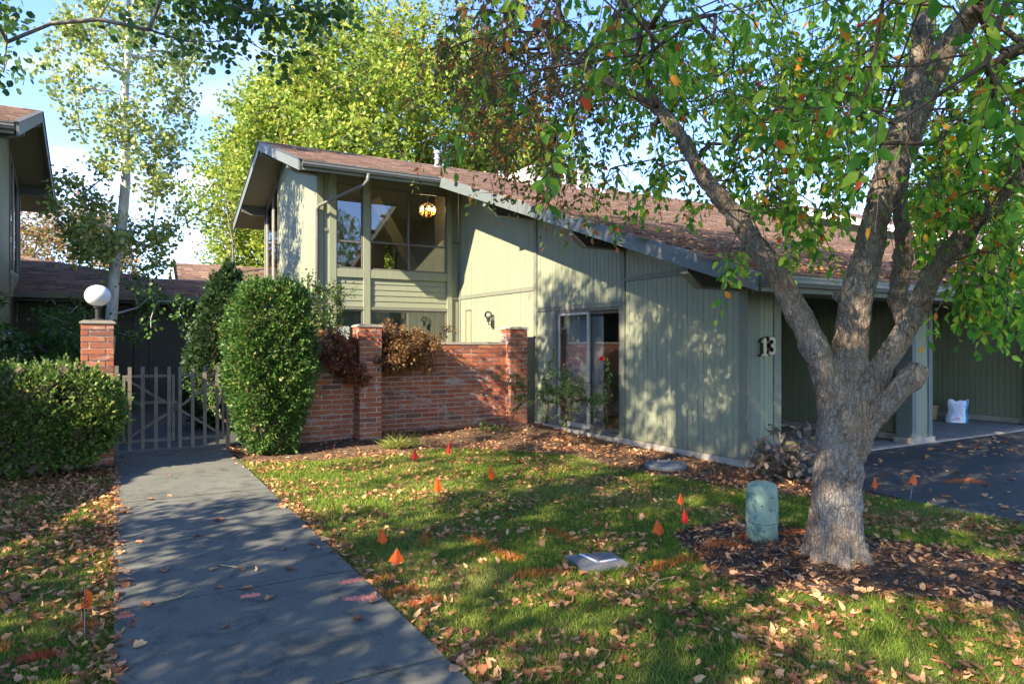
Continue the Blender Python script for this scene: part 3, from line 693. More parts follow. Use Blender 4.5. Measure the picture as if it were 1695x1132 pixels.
    if full:
        window(root, 4.07, 4.66, 3.168, 4.97, Y, (), (3.75,), .032)
        window(root, 4.81, 6.64, 3.168, 4.97, Y, (5.71,), (3.77,), .035)
        window(root, 4.07, 4.66, .352, 2.298, Y, (), (), .035, curtain=[(4.09, 4.64)])
        window(root, 4.81, 6.64, .352, 2.298, Y, (5.69,), (), .04, curtain=[(4.85, 5.3), (5.72, 6.6)])
    else:
        wb(4.07, 4.66, .35, 4.975, .04, 'glass', 'pane'); wb(4.81, 6.64, .35, 4.975, .04, 'glass', 'pane')
    # gable wall X = 3.7 facing the neighbour
    gw = obj_holder('gable_wall', root); XW = 3.7
    b = MB(); b.prism([(14.5, 0), (18.46, 0), (18.46, soff(18.46)), (17.4, soff(17.4)), (14.5, soff(14.5))], 'x', XW+.006, XW+.12); b.box(XW+.006, XW+.12, 18.46, 20.3, 0, 3.1); obj('wall_core', b, M['dark_siding'], gw)
    board_yz(gw, XW-.012, XW+.007, 14.53, 17.4, 0, lambda y: soff(y)-.002, .205, gap=.004)
    board_yz(gw, XW-.012, XW+.007, 17.4, 18.40, 0, lambda y: soff(y)-.002, .205, gap=.004)
    for (za, zb_) in ((2.56, 2.64),):
        b = MB(); b.box(XW-.03, XW-.0121, 14.5, 18.4, za, zb_); obj('trim_board', b, M['trim'], gw)
    for a, c in ((18.40, 18.50), (20.20, 20.32)):
        b = MB(); b.prism([(a, 0), (c, 0), (c, soff(c)-.002), (a, soff(a)-.002)], 'x', XW-.03, XW+.1); obj('trim_board', b, M['trim'], gw)
    wn_ = obj_holder('window', gw.parent); 
    for a, c in ((18.50, 19.32), (19.38, 20.20)):
        b = MB(); b.prism([(a+.03, 3.2), (c-.03, 3.2), (c-.03, soff(c)-.1), (a+.03, soff(a)-.1)], 'x', XW+.02, XW+.028); obj('pane', b, M['glass'], wn_)
        b = MB(); b.box(XW, XW+.06, a, a+.03, 3.15, soff(c)-.1); b.box(XW, XW+.06, c-.03, c, 3.15, soff(c)-.06); b.box(XW, XW+.06, a+.03, c-.03, 3.12, 3.2)
        b.prism([(a+.001, soff(a)-.1), (c-.001, soff(c)-.1), (c-.001, soff(c)-.003), (a+.001, soff(a)-.003)], 'x', XW+.001, XW+.05); obj('frame', b, M['frame_light'], wn_)
        b = MB(); b.box(XW, XW+.06, c, c+.06, 3.1, soff(c)-.1)
        if c < 20: obj('mullion', b, M['frame'], wn_)
        b = MB(); b.box(XW+.021, XW+.028, a+.03, c-.03, 1.7, 2.5); obj('pane', b, M['glass'], wn_)
        for i in range(6):
            z = 2.62+i*.09; b = MB(); b.prism([(XW-.012, z), (XW, z+.088), (XW+.006, z+.088), (XW+.006, z)], 'y', a+.005, c-.005); obj('plank', b, M['siding'], gw)
    # upper room seen through the window
    b = MB(); b.box(3.85, 9, 14.62, 19.9, 2.62, 2.72)
    b.box(3.83, 7.05, 19.9, 20.0, 2.72, 6); b.box(7.5, 9, 19.9, 20.0, 2.72, 6); b.box(7.05, 7.5, 19.9, 20, 2.72, 3.75); b.box(7.05, 7.5, 19.9, 20, 4.6, 6)
    b.box(9, 9.1, 14.62, 20, 2.72, 6); b.box(7.08, 7.14, 14.5, 16.2, 2.72, 5.3)
    obj('upper_room', b, M['inner'], root)
    b = MB(); b.prism([(14.6, soff(14.6)-.10), (17.4, soff(17.4)-.10), (20.3, soff(20.3)-.10), (20.3, soff(20.3)-.05), (17.4, soff(17.4)-.05), (14.6, soff(14.6)-.05)], 'x', 3.83, 9.1); obj('ceiling', b, M['white_paint'], root)
    b = MB(); b.bar((5.6, 16.6, 5.15), (6.9, 16.9, 3.3), .12, .3); obj('diagonal_beam', b, M['white_paint'], root)  # white diagonal bar across the upper room
    b = MB(); b.box(3.8, X2, 20.2, 20.32, 0, soff(20.2)); obj('rear_wall', b, M['siding'], root) if not full else None
    if full:
        b = MB(); b.box(3.8, 7.05, 20.2, 20.32, 0, soff(20.2)); b.box(7.5, X2, 20.2, 20.32, 0, soff(20.2)); b.box(7.05, 7.5, 20.2, 20.32, 0, 3.75); b.box(7.05, 7.5, 20.2, 20.32, 4.6, soff(20.2)); obj('rear_wall', b, M['siding'], root)
        sl = MB()
        for i in range(11): sl.box(7.04, 7.51, 20.02, 20.05, 3.76+i*.078, 3.76+i*.078+.012)
        obj('window_blind', sl, M['white_paint'], root)
    # downspout
    b = MB(); b.tube([(4.35, 13.22, 4.93), (4.35, 13.24, 4.80), (4.30, 13.32, 4.72), (3.70, 14.40, 4.44), (3.66, 14.46, 4.36), (3.66, 14.46, 4.2), (3.66, 14.46, 0.1)], .036, 8); obj('downspout', b, M['gutter'], root, smooth=True)
    # end return wall and carport
    rw = obj_holder('wall', root)
    b = MB(); b.box(X+.13, 7.54, 6.085, 6.2, .0, 2.6); b.box(7.42, 7.545, 6.2, 8.9, 0, 2.9); obj('wall_core', b, M['dark_siding'], rw)
    board_xz(rw, 6.06, 6.086, 7.16, 7.415, .1, soff(6.07)-.002, .085)
    b = MB(); b.box(X+.011, 7.155, 6.042, 6.1, .05, soff(6.05)-.002); obj('trim_board', b, M['trim'], rw); b = MB(); b.box(7.42, 7.555, 6.045, 6.1, .05, 2.2); obj('trim_board', b, M['trim'], rw)
    b = MB(); b.box(X+.12, 7.57, 6.03, 6.2, -.04, .095); obj('foundation', b, M['pale_concrete'], root)
    b = MB(); b.box(7.0, X2, 6.02, 6.14, 2.20, 2.46); obj('carport_beam', b, M['trim'], root)
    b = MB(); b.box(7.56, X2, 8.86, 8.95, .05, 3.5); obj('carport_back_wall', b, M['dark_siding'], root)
    px, k = 10.56, 0
    while px < X2-1:
        post = obj_holder('carport_post', root)
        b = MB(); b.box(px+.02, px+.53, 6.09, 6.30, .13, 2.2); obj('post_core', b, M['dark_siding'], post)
        board_xz(post, 6.075, 6.091, px+.115, px+.44, .13, 2.2, .082)
        for a, c in ((px, px+.11), (px+.445, px+.55)): b = MB(); b.box(a, c, 6.06, 6.31, .13, 2.2); obj('trim_board', b, M['barge'], post)
        b = MB(); b.box(px-.02, px+.57, 6.03, 6.34, .04, .13); obj('plinth', b, M['pale_concrete'], post)
        dv = obj_holder('divider_wall', root)
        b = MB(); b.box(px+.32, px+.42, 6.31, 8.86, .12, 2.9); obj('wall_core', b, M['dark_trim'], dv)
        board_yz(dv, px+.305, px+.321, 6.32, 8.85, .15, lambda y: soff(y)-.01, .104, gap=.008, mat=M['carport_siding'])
        b = MB(); b.box(px+.25, px+.5, 6.34, 8.86, .04, .145); obj('curb', b, M['pale_concrete'], dv)
        px += 4.19
house = thing('townhouse', (6.96, 10, 0), 'sage green two-storey townhouse with sloping brown shingle roof and large upper window', 'house')
build_house(house, True)
# roof vents
def vent(x, y, h, r, kind):
    z = top(y)
    if kind == 'pipe':
        b = MB(); b.lathe((x, y, z-.05), [(r*2.2, 0), (r*2.0, .09), (r*1.1, .16), (r, .17), (r, h)], 14)
        p = obj('vent_pipe', b, M['metal'], house, smooth=False)
    elif kind == 'cap':
        b = MB(); b.lathe((x, y, z-.05), [(r*1.8, 0), (r*1.5, .1), (r*1.05, .15), (r, .16), (r, h*.5), (r*1.5, h*.52), (r*1.5, h*.58), (r, h*.62), (r, h*.8), (r*1.6, h*.82), (r*1.5, h*.95), (r*.5, h)], 16)
        p = obj('flue_pipe', b, M['metal'], house)
    else:
        b = MB(); b.prism([(y-.15, z-.04), (y-.15, z+.10), (y-.09, z+.16), (y+.06, z+.16), (y+.15, z+.07)], 'x', x-.13, x+.13); p = obj('roof_vent', b, M['metal'], house)
def onroof(u, v):
    "where the sight line of a pixel meets the near roof plane"
    a = at(u, v, 1.)-np.array((0, 0, EYE)); k = .328; d = (5.05-k*13.3-EYE)/(a[2]-k*a[1]); return a[0]*d, a[1]*d
for u, v, h, r, kd in ((676.5, 265, .52, .055, 'cap'), (753, 273, .3, .1, 'box'), (859.5, 301, .36, .028, 'pipe'), (889, 296, .46, .05, 'pipe'), (896, 301, .3, .1, 'box'), (922, 300, .3, .1, 'box'), (959, 315, .62, .07, 'cap'), (997, 321, .42, .06, 'cap')):
    x, y = onroof(u, v); vent(x, min(y, 17.1), h, r, kd)
# raised roof of the next unit along
up_ = obj_holder('raised_roof', house)
b = MB(); b.prism([(5.6, top(5.6)+.30), (5.6, top(5.6)+.44), (17.4, top(17.4)+.44), (17.4, top(17.4)+.30)], 'x', 19, 30); obj('roof_deck', b, M['shingle'], up_)
b = MB(); b.prism([(5.55, top(5.55)+.26), (5.55, top(5.55)+.45), (17.4, top(17.4)+.45), (17.4, top(17.4)+.26)], 'x', 18.96, 18.999); obj('barge_board', b, M['white_paint'], up_)
b = MB(); b.prism([(6.2, top(6.2)-.05), (6.2, top(6.2)+.30), (17.4, top(17.4)+.30), (17.4, top(17.4)-.05)], 'x', 19.5, 19.6); obj('side_wall', b, M['siding'], up_)

MIR[0] = True
house2 = thing('townhouse', (-5.24, 10, 0), 'mirror image townhouse at the left edge, only its dark gable overhang showing', 'house')
build_house(house2, False)
MIR[0] = False

# low garage building closing the courtyard
gar = thing('garage_building', (.9, 20, 0), 'low dark building with brown shingle roof and paired doors behind the gate', 'garage')
b = MB(); b.box(-1.94, 3.69, 20.0, 20.15, 0, 2.75); obj('wall', b, M['dark_siding'], gar)
for x0, x1 in ((-.55, .42), (.78, 1.75), (1.98, 2.95)):
    b = MB(); b.box(x0, x1, 19.93, 19.995, .1, 2.12); d = obj('door', b, M['dark_trim'], gar)
    b = MB(); b.box(x0+.1, x1-.1, 19.915, 19.929, .25, 1.98); obj('door_panel', b, M['dark_siding'], d)
for x in (-.62, .60, 1.865, 3.02): b = MB(); b.box(x-.05 if x != .6 else x-.16, x+.05 if x != .6 else x+.16, 19.90, 19.999, .05, 2.3); obj('door_post', b, M['dark_trim'], gar)
b = MB(); b.box(-1.94, 3.69, 19.85, 19.999, -.02, .09); obj('door_step', b, M['pale_concrete'], gar)
b = MB(); b.box(-1.97, 3.68, 19.17, 19.28, 2.62, 2.76); obj('gutter', b, M['gutter'], gar)
b = MB(); b.box(-1.97, 3.68, 19.285, 20.0, 2.55, 2.6); obj('soffit', b, M['dark_trim'], gar)
gr = obj_holder('roof', gar)
RT = [(-4.5,24.5),( -2.3,22.9),(.9,20.95+.0),(3.68,20.95)]
def gh(x, y): return 2.74+.33*(y-19.2)
def gtop(x): return 22.9 if x < -2.3 else (22.9-(x+2.3)*(1.95/3.2) if x < .9 else 20.95)
b = MB(); n = 24
for i in range(n):
    x0 = -3.6+(7.28)*i/n; x1 = -3.6+7.28*(i+1)/n; a0, a1 = gtop(x0), gtop(x1)
    b.add([(x0,19.2,gh(x0,19.2)),(x1,19.2,gh(x1,19.2)),(x1,a1,gh(x1,a1)),(x0,a0,gh(x0,a0)),(x0,a0+3,gh(x0,a0)-1),(x1,a1+3,gh(x1,a1)-1)], [(0,1,2,3),(3,2,5,4)])
obj('roof_deck', b, M['dark_trim'], gr)
st = MB(); y = 19.18; 
while y < 23:
    x = -3.6-random.random()*.3
    while x < 3.68:
        w = random.choice((.24, .3, .34)); xm = x+w/2
        if x > -3.6 and y+.1 < gtop(xm): 
            z1 = gh(0, y)+.006; z2 = gh(0, y+.16)+.002; t = random.uniform(.012, .022)
            st.add([(x,y,z1),(x+w-.012,y,z1),(x+w-.012,y+.16,z2),(x,y+.16,z2),(x,y,z1+t),(x+w-.012,y,z1+t)], [(4,5,2,3),(0,1,5,4),(1,2,5),(3,0,4)])
        x += w
    y += .14
obj('shingle_field', st, M['shingle'], gr, kind='stuff')
# second low roof further back with a small gable
bk = thing('garage_building', (4, 27, 0), 'farther low building whose reddish roof and small white gable show over the junipers', 'garage')
b = MB(); b.box(1.75, 12, 24.2, 29, 0, 2.9); obj('wall', b, M['dark_siding'], bk)
rf = obj_holder('roof', bk); b = MB(); b.prism([(23.4, 2.75), (26.2, 4.28), (29.2, 2.75), (29.2, 2.65), (26.2, 4.16), (23.4, 2.65)], 'x', 1.72, 12); obj('roof_deck', b, M['dark_trim'], rf)
st = MB(); y = 23.38
while y < 26.15:
    x = 1.7
    while x < 11.7:
        w = random.choice((.24, .3, .34)); z1 = 2.75+(y-23.4)*.546+.006; z2 = 2.75+(y+.15-23.4)*.546+.002
        st.add([(x,y,z1),(x+w-.012,y,z1),(x+w-.012,y+.15,z2),(x,y+.15,z2),(x,y,z1+.02),(x+w-.012,y,z1+.02)], [(4,5,2,3),(0,1,5,4),(1,2,5),(3,0,4)]); x += w
    y += .13
obj('shingle_field', st, M['shingle'], rf, kind='stuff')
b = MB(); b.prism([(23.35, 2.62), (26.2, 4.17), (29.25, 2.62), (29.25, 2.82), (26.2, 4.40), (23.35, 2.82)], 'x', 1.66, 1.715); obj('barge_board', b, M['white_paint'], bk)
# ---------------------------------------------------------------- gate, lamp and small fixed things
g = thing('gate', (.75, 11.0, 0), 'dark metal double gate with vertical pickets across the walkway', 'gate')
GY = 11.0
def picket(x, k):
    b = MB(); b.box(x-.0225, x+.0225, GY-.045, GY-.005, .085, 1.245+random.uniform(-.008, .008)); obj('picket', b, M['gate'], g)
for k, u in enumerate((214.5, 236.3, 257.9, 279.6, 297.6, 318.6, 338.7, 359.3)):
    t_ = (u-847.5)/1141; picket((.5+.866*t_)/(.866-.5*t_)*GY, k)
for x0, x1, flip in ((.10, .755, False), (.80, 1.42, True)):
    lf = obj_holder('gate_leaf', g); f = MB()
    f.box(x0, x1, GY, GY+.035, 1.10, 1.135); f.box(x0, x1, GY, GY+.035, .19, .225); f.box(x0, x0+.035, GY, GY+.035, .225, 1.10); f.box(x1-.035, x1, GY, GY+.035, .225, 1.10); obj('rail_frame', f, M['gate'], lf)
    m = (x1-.03, .66) if not flip else (x0+.03, .66)
    xo = x0+.03 if not flip else x1-.03
    for z in (1.09, .23):
        b = MB(); b.bar((xo, GY+.018, z), (m[0], GY+.018, .68 if z > .6 else .62), .03, .035); obj('brace', b, M['gate'], lf)
for x, h in ((.03, 1.27), (1.47, 1.2)): b = MB(); b.box(x-.025, x+.025, GY-.01, GY+.04, 0, h); obj('gate_post', b, M['gate'], g)
b = MB(); b.box(.74, .81, GY-.02, GY+.05, .6, .72); obj('latch', b, M['black'], g)

lp = thing('globe_lamp', (-.185, 10.535, 1.88), 'white globe lamp on a short dark stem on top of the brick pillar', 'lamp')
b = MB(); b.lathe((-.185, 10.535, 1.88), [(.07, 0), (.07, .015), (.03, .03), (.03, .15), (.05, .17), (.05, .19)], 16); obj('stem', b, M['black'], lp)
b = MB(); b.lathe((-.185, 10.535, 2.205), [(.152*math.cos(a)+.001, .14*math.sin(a)) for a in np.linspace(-1.45, math.pi/2, 18)], 32); obj('globe', b, M['globe'], lp, smooth=True)

wlmp = thing('wall_lamp', (6.93, 12.81, 2.1), 'small wall lamp with clear round shade on the sunlit patio wall', 'lamp')
b = MB(); b.box(6.90, 6.948, 12.77, 12.85, 1.9, 2.05); b.tube([(6.91, 12.81, 1.98), (6.83, 12.81, 1.96), (6.82, 12.81, 2.03)], .012); b.lathe((6.82, 12.81, 2.02), [(.035, 0), (.04, .08), (.03, .09)], 14); obj('bracket', b, M['black'], wlmp)
b = MB(); b.lathe((6.82, 12.81, 2.17), [(.08*math.cos(a)+.001, .08*math.sin(a)) for a in np.linspace(-1.3, 1.2, 12)], 20); obj('shade', b, M['glass'], wlmp, smooth=True)
b = MB(); b.lathe((6.82, 12.81, 2.12), [(.02, 0), (.025, .04), (.01, .07)], 10); obj('bulb', b, M['globe'], wlmp, smooth=True)

# house number: deep cut figures
num = thing('house_number', (7.24, 6.05, 1.5), 'raised brass coloured house number 13 beside the carport', 'number')
num.location = (7.24, 6.05, 1.53)
def glyph(txt, x, mat, sz, ex, parent, name, loc, rot, label=None, yoff=0):
    cu = bpy.data.curves.new(name, 'FONT'); cu.body = txt; cu.size = sz; cu.extrude = ex; cu.bevel_depth = 0; cu.offset = yoff; cu.align_x = 'CENTER'; cu.align_y = 'CENTER'
    tmp = bpy.data.objects.new('tmp', cu); COL.objects.link(tmp); dg = bpy.context.evaluated_depsgraph_get(); dg.update()
    me = bpy.data.meshes.new_from_object(tmp.evaluated_get(dg)); bpy.data.objects.remove(tmp)
    me.materials.clear(); me.materials.append(mat); o = bpy.data.objects.new(name, me); COL.objects.link(o); o.parent = parent
    o.location = Vector(loc)-(wloc(parent) if parent else Vector((0,0,0))); o.rotation_euler = rot; return o
for ch, dx in (('3', .068),):
    glyph(ch, 0, M['black'], .335, .022, num, 'figure_backing', (7.245+dx, 6.018, 1.535), (R(90), 0, 0), yoff=.010)
    glyph(ch, 0, M['brass'], .325, .006, num, 'figure', (7.245+dx, 5.986, 1.535), (R(90), 0, 0), yoff=.004)

one = [(-.055,-.115),(.055,-.115),(.055,-.088),(.027,-.088),(.027,.115),(-.004,.115),(-.055,.082),(-.055,.055),(-.022,.066),(-.022,-.088),(-.055,-.088)]
b = MB(); b.prism([(7.17+x*1.08, 1.535+z*1.04) for x, z in one], 'y', 5.998, 6.04); obj('figure_backing', b, M['black'], num)
b = MB(); b.prism([(7.17+x, 1.535+z) for x, z in one], 'y', 5.981, 5.9979); obj('figure', b, M['brass'], num)
ch = thing('chandelier', (6.5, 15.3, 4.8), 'lit amber glass chandelier hanging in the upper window', 'chandelier')
cx, cy, cz = 6.46, 15.2, 4.70
b = MB(); b.tube([(cx, cy, cz+.2), (cx, cy, cz+.75)], .008, 6); b.lathe((cx, cy, cz-.03), [(.03, 0), (.06, .05), (.03, .1), (.02, .25)], 10); obj('stem', b, M['brass'], ch)
for k in range(6):
    a = k*math.pi/3+.3; x, y = cx+.15*math.cos(a), cy+.15*math.sin(a)
    b = MB(); b.tube([(cx, cy, cz), (cx+.08*math.cos(a), cy+.08*math.sin(a), cz-.05), (x, y, cz-.01)], .007, 6); obj('arm', b, M['brass'], ch)
    b = MB(); b.lathe((x, y, cz), [(.016, 0), (.026, .04), (.02, .07), (.006, .10)], 8); obj('bulb', b, M['bulb'], ch)
    b = MB(); b.lathe((x, y, cz-.05), [(.012, -.04), (.03, 0), (.045, .05), (.04, .06)], 10); obj('amber_cup', b, M['amber'], ch)
b = MB()
for k in range(10):
    a = k*math.pi/5; b.tube([(cx+.05*math.cos(a), cy+.05*math.sin(a), cz+.2), (cx+.2*math.cos(a), cy+.2*math.sin(a), cz+.1), (cx+.2*math.cos(a), cy+.2*math.sin(a), cz-.05), (cx+.04*math.cos(a), cy+.04*math.sin(a), cz-.14)], .006, 5)
obj('cage', b, M['brass'], ch)

# ---------------------------------------------------------------- yard equipment
pd = thing('utility_pedestal', (4.41, 3.71, 0), 'weathered green plastic utility pedestal with domed top beside the tree', 'utility box')
zz = float(gz(4.41, 3.71)); c0 = (4.41, 3.71, zz-.03)
b = MB(); b.lathe(c0, [(.118, 0), (.116, .16), (.119, .165), (.119, .175)], 40); obj('base', b, M['pedestal'], pd, smooth=True)
b = MB(); b.lathe(c0, [(.121, .178), (.123, .19), (.119, .42), (.114, .455), (.10, .478), (.07, .490), (.002, .494)], 40); cp = obj('dome', b, M['pedestal'], pd, smooth=True)
b = MB(); b.box(4.375, 4.395, 3.583, 3.597, zz+.36, zz+.364); b.box(4.30, 4.32, 3.62, 3.63, zz+.30, zz+.304); obj('lock_slot', b, M['black'], pd)

ld = thing('manhole_lid', (6.11, 6.65, 0), 'round concrete access lid lying in the bed by the siding', 'lid')
b = MB(); b.lathe((6.11, 6.65, .0), [(.27, 0), (.275, .035), (.262, .05), (.002, .052)], 40); obj('ring', b, M['lid'], ld)
b = MB(); b.lathe((6.11, 6.65, .052), [(.19, 0), (.19, .012), (.16, .016), (.002, .017)], 36); obj('cover', b, M['lid'], ld)
for a in (.5, 2.4): b = MB(); b.tube([(6.11+.1*math.cos(a), 6.65+.1*math.sin(a), .068), (6.11+.1*math.cos(a)+.01, 6.65+.1*math.sin(a), .095), (6.11+.1*math.cos(a)+.04, 6.65+.1*math.sin(a), .068)], .005, 6); obj('lifting_ring', b, M['metal'], ld)

bxq = [np.array(gnd(*p)) for p in ((934, 926), (1012, 920), (1041, 940), (968, 949))]; cxy = sum(bxq)/4; zb = float(gz(*cxy))+.012
ib = thing('ground_box', (cxy[0], cxy[1], zb), 'flat grey utility box lid in the lawn marked with a white painted L', 'utility box')
b = MB(); b.prism([tuple(p) for p in bxq], 'z', zb-.05, zb+.018); obj('rim', b, M['box_lid'], ib)
q = [cxy+(p-cxy)*.86 for p in bxq]; b = MB(); b.prism([tuple(p) for p in q], 'z', zb+.0182, zb+.024); obj('lid', b, M['box_lid'], ib)
L0, L1, L2 = np.array(gnd(962, 926)), np.array(gnd(990, 939)), np.array(gnd(1018, 934))
b = MB()
for p, q2 in ((L0, L1), (L1, L2)):
    d = (q2-p)/np.linalg.norm(q2-p); n = np.array((-d[1], d[0]))*.012
    b.prism([tuple(p+n-d*.01), tuple(p-n-d*.01), tuple(q2-n+d*.01), tuple(q2+n+d*.01)], 'z', zb+.0242, zb+.0262)
obj('painted_mark', b, M['white_spray'], ib)

FL = [((686,752),(688,766),'flag_red','dark orange marker flag at the lawn edge before the lower brick wall',.10,.12,.5,.3),
 ((742,742),(744,757),'flag_red','farthest and smallest marker flag, near the grass tuft by the brick wall',.07,.11,.4,.3),
 ((723,802),(722,822),'flag_orange','orange marker flag in the middle of the lawn, left of another one',.11,.15,.9,.1),
 ((812,782),(814,802),'flag_orange','orange marker flag in the lawn in front of the high brick wall',.10,.15,.8,-.25),
 ((632,887),(634,905),'flag_orange','upper one of the two orange flags standing close beside the walkway',.09,.13,.7,.05),
 ((655,920),(646,944),'flag_orange','leaning orange flag right at the walkway edge',.11,.16,.9,.35),
 ((1089,873),(1090,893),'flag_orange','broad orange marker flag in the lawn left of the green pedestal',.105,.13,.9,-.3),
 ((1126,826),(1127,846),'flag_orange','small folded orange flag behind the dark red one',.065,.12,.5,-.1),
 ((1133,855),(1131,876),'flag_red','dark red marker flag left of the green pedestal',.075,.14,.6,-.1),
 ((1448,799),(1448,818),'flag_orange','folded orange flag at the driveway edge just right of the trunk',.075,.12,.5,0),
 ((1512,793),(1506,832),'flag_orange','orange flag on a tall bare wire beside the driveway',.10,.10,.8,.1)]
for (u, v), (ub, vb), mt, lab, w_, h_, op, lean in FL:
    x, y = gnd(ub, vb); z0 = float(gz(x, y)) if x < 6.9 else .0; d = x*.5+y*.866; s = d/1141
    th = thing('marker_flag', (x, y, z0), lab, 'marker flag', 'survey marker flags in the lawn')
    cz = EYE+(566-v)*s; half = (9 if h_ < .125 else 12)*s; sx = (u-ub)*s
    tip = np.array((x+.866*sx, y-.5*sx, cz+half)); b = MB(); b.tube([(x, y, z0-.02), tuple((np.array((x, y, z0))+tip)/2+np.array((.004, 0, 0))), tuple(tip)], .0016, 5); obj('wire', b, M['metal'], th)
    W_ = w_*.9; H_ = half*2.35; tip = tip+np.array((0, 0, half*.2)); dirx = np.array((.866, -.5, 0)); diry = np.array((.5, .866, 0)); q = random.uniform(-.15, .15)
    pl = [(lean*.3, 0, 0), (-.50+q, .86, .25), (-.22+q, .80, -.1), (.08+q*.5, 1.0, -.35), (.34, .90, .05), (.55, .74, .2), (.30, .38, .1)]
    vs = [tuple(tip+dirx*(a*W_)+diry*(e*W_*.6)+np.array((0, 0, -c_*H_))) for a, c_, e in pl]
    b = MB(); b.add(vs, [(0, 1, 2), (0, 2, 3), (0, 3, 4), (0, 4, 6), (6, 4, 5)]); obj('flag', b, M[mt], th)
# the lettered flag in the left lawn
x, y = gnd(140, 1058); z0 = float(gz(x, y)); s = (x*.5+y*.866)/1141
th = thing('marker_flag', (x, y, z0), 'orange flag lettered GAS in the leaf strewn lawn left of the walkway', 'marker flag', 'survey marker flags in the lawn')
tp = np.array((x, y, EYE+(566-973)*s)); dx = np.array((.866, -.5, 0)); dy = np.array((.5, .866, 0))
b = MB(); b.tube([(x, y, z0-.02), tuple(tp)], .0016, 5); obj('wire', b, M['metal'], th)
P_ = [(3, 0, 0), (-8, 33, .4), (0, 30, -1), (8, 37, 0), (13, 20, .3), (12, 8, .2)]
b = MB(); vs = [tuple(tp+dx*(a*s)+np.array((0, 0, -c*s))+dy*(.012*e)) for a, c, e in P_]; b.add(vs, [(0, 1, 2), (0, 2, 3), (0, 3, 4), (0, 4, 5)]); obj('flag', b, M['flag_orange'], th)
gl = glyph('GAS', 0, M['black'], 12.5*s, .0003, th, 'lettering', tuple(tp+dx*(4.5*s)+np.array((0, 0, -19*s))-dy*.019), (0, 0, 0))
gl.rotation_euler = (Matrix.Rotation(R(-30), 3, 'Z') @ Matrix.Rotation(R(90), 3, 'X') @ Matrix.Rotation(R(-68), 3, 'Z')).to_euler()

# bag and bucket in the carport
bg = thing('soil_bag', (14.12, 7.25, .05), 'white and blue plastic bag standing against the carport wall', 'bag')
V = []; nx, nz = 10, 14; ax = np.array((.64, -.77, 0)); ay = np.array((.77, .64, 0)); c = np.array((14.12, 7.25, .045))
for sd in (-1, 1):
    for j in range(nz+1):
        for i in range(nx+1):
            a = i/nx*2-1; h = j/nz; w = .18*(1-.1*h)+.012*math.sin(h*9); th_ = .10*max(0, (1-abs(a)**2.5))**.6*(1-.75*h**2.2)+.006*math.sin(a*9+h*11+sd)
            top_z = .43-.018*math.cos(a*2.6)+.014*math.sin(a*7)
            V.append(tuple(c+ax*(a*w+h*.03)+ay*(sd*th_)+np.array((0, 0, h*top_z+.003))))
F = []; st_ = (nx+1)*(nz+1)
for sdi in range(2):
    for j in range(nz):
        for i in range(nx): o = sdi*st_+j*(nx+1)+i; F.append((o, o+1, o+nx+2, o+nx+1))
b = MB(); b.add(V, F); obj('bag_body', b, M['bag'], bg, smooth=True)
def bagpt(a, h, o=.004):
    w = .18*(1-.1*h)+.012*math.sin(h*9); th_ = .10*max(0, (1-abs(a)**2.5))**.6*(1-.75*h**2.2)+.006*math.sin(a*9+h*11-1); tz = .43-.018*math.cos(a*2.6)+.014*math.sin(a*7)
    return tuple(c+ax*(a*w+h*.03)-ay*(th_+o)+np.array((0, 0, h*tz+.003)))
b = MB()
vs = [bagpt(a, h) for h in np.linspace(.01, .99, 14) for a in (.72, .86, .97)]; fs = [(i*3+k, i*3+k+1, i*3+k+4, i*3+k+3) for i in range(13) for k in range(2)]; b.add(vs, fs); obj('blue_edge', b, M['bag_blue'], bg, smooth=True)
b = MB()
for r, h in enumerate(np.linspace(.32, .82, 9)):
    a = -.7
    while a < .5:
        w = random.uniform(.06, .2); b.add([bagpt(a, h), bagpt(a+w, h), bagpt(a+w, h+.018), bagpt(a, h+.018)], [(0, 1, 2, 3)]); a += w+.05
obj('printed_lines', b, M['ink'], bg)
b = MB()
for h0, a0, a1 in ((.12, -.5, .2), (.2, -.3, .1)): b.add([bagpt(a0, h0), bagpt((a0+a1)/2, h0), bagpt(a1, h0), bagpt(a1, h0+.04), bagpt((a0+a1)/2, h0+.04), bagpt(a0, h0+.04)], [(0, 1, 4, 5), (1, 2, 3, 4)])
obj('printed_line_red', b, M['ink_red'], bg)
bk_ = thing('plant_pot', (14.3, 7.85, .05), 'tan container half hidden behind the carport post', 'pot')
b = MB(); b.lathe((14.3, 7.85, .046), [(.11, 0), (.14, .24), (.15, .25), (.15, .28), (.13, .28), (.12, .05)], 20); obj('pot', b, M['tan'], bk_, smooth=False)

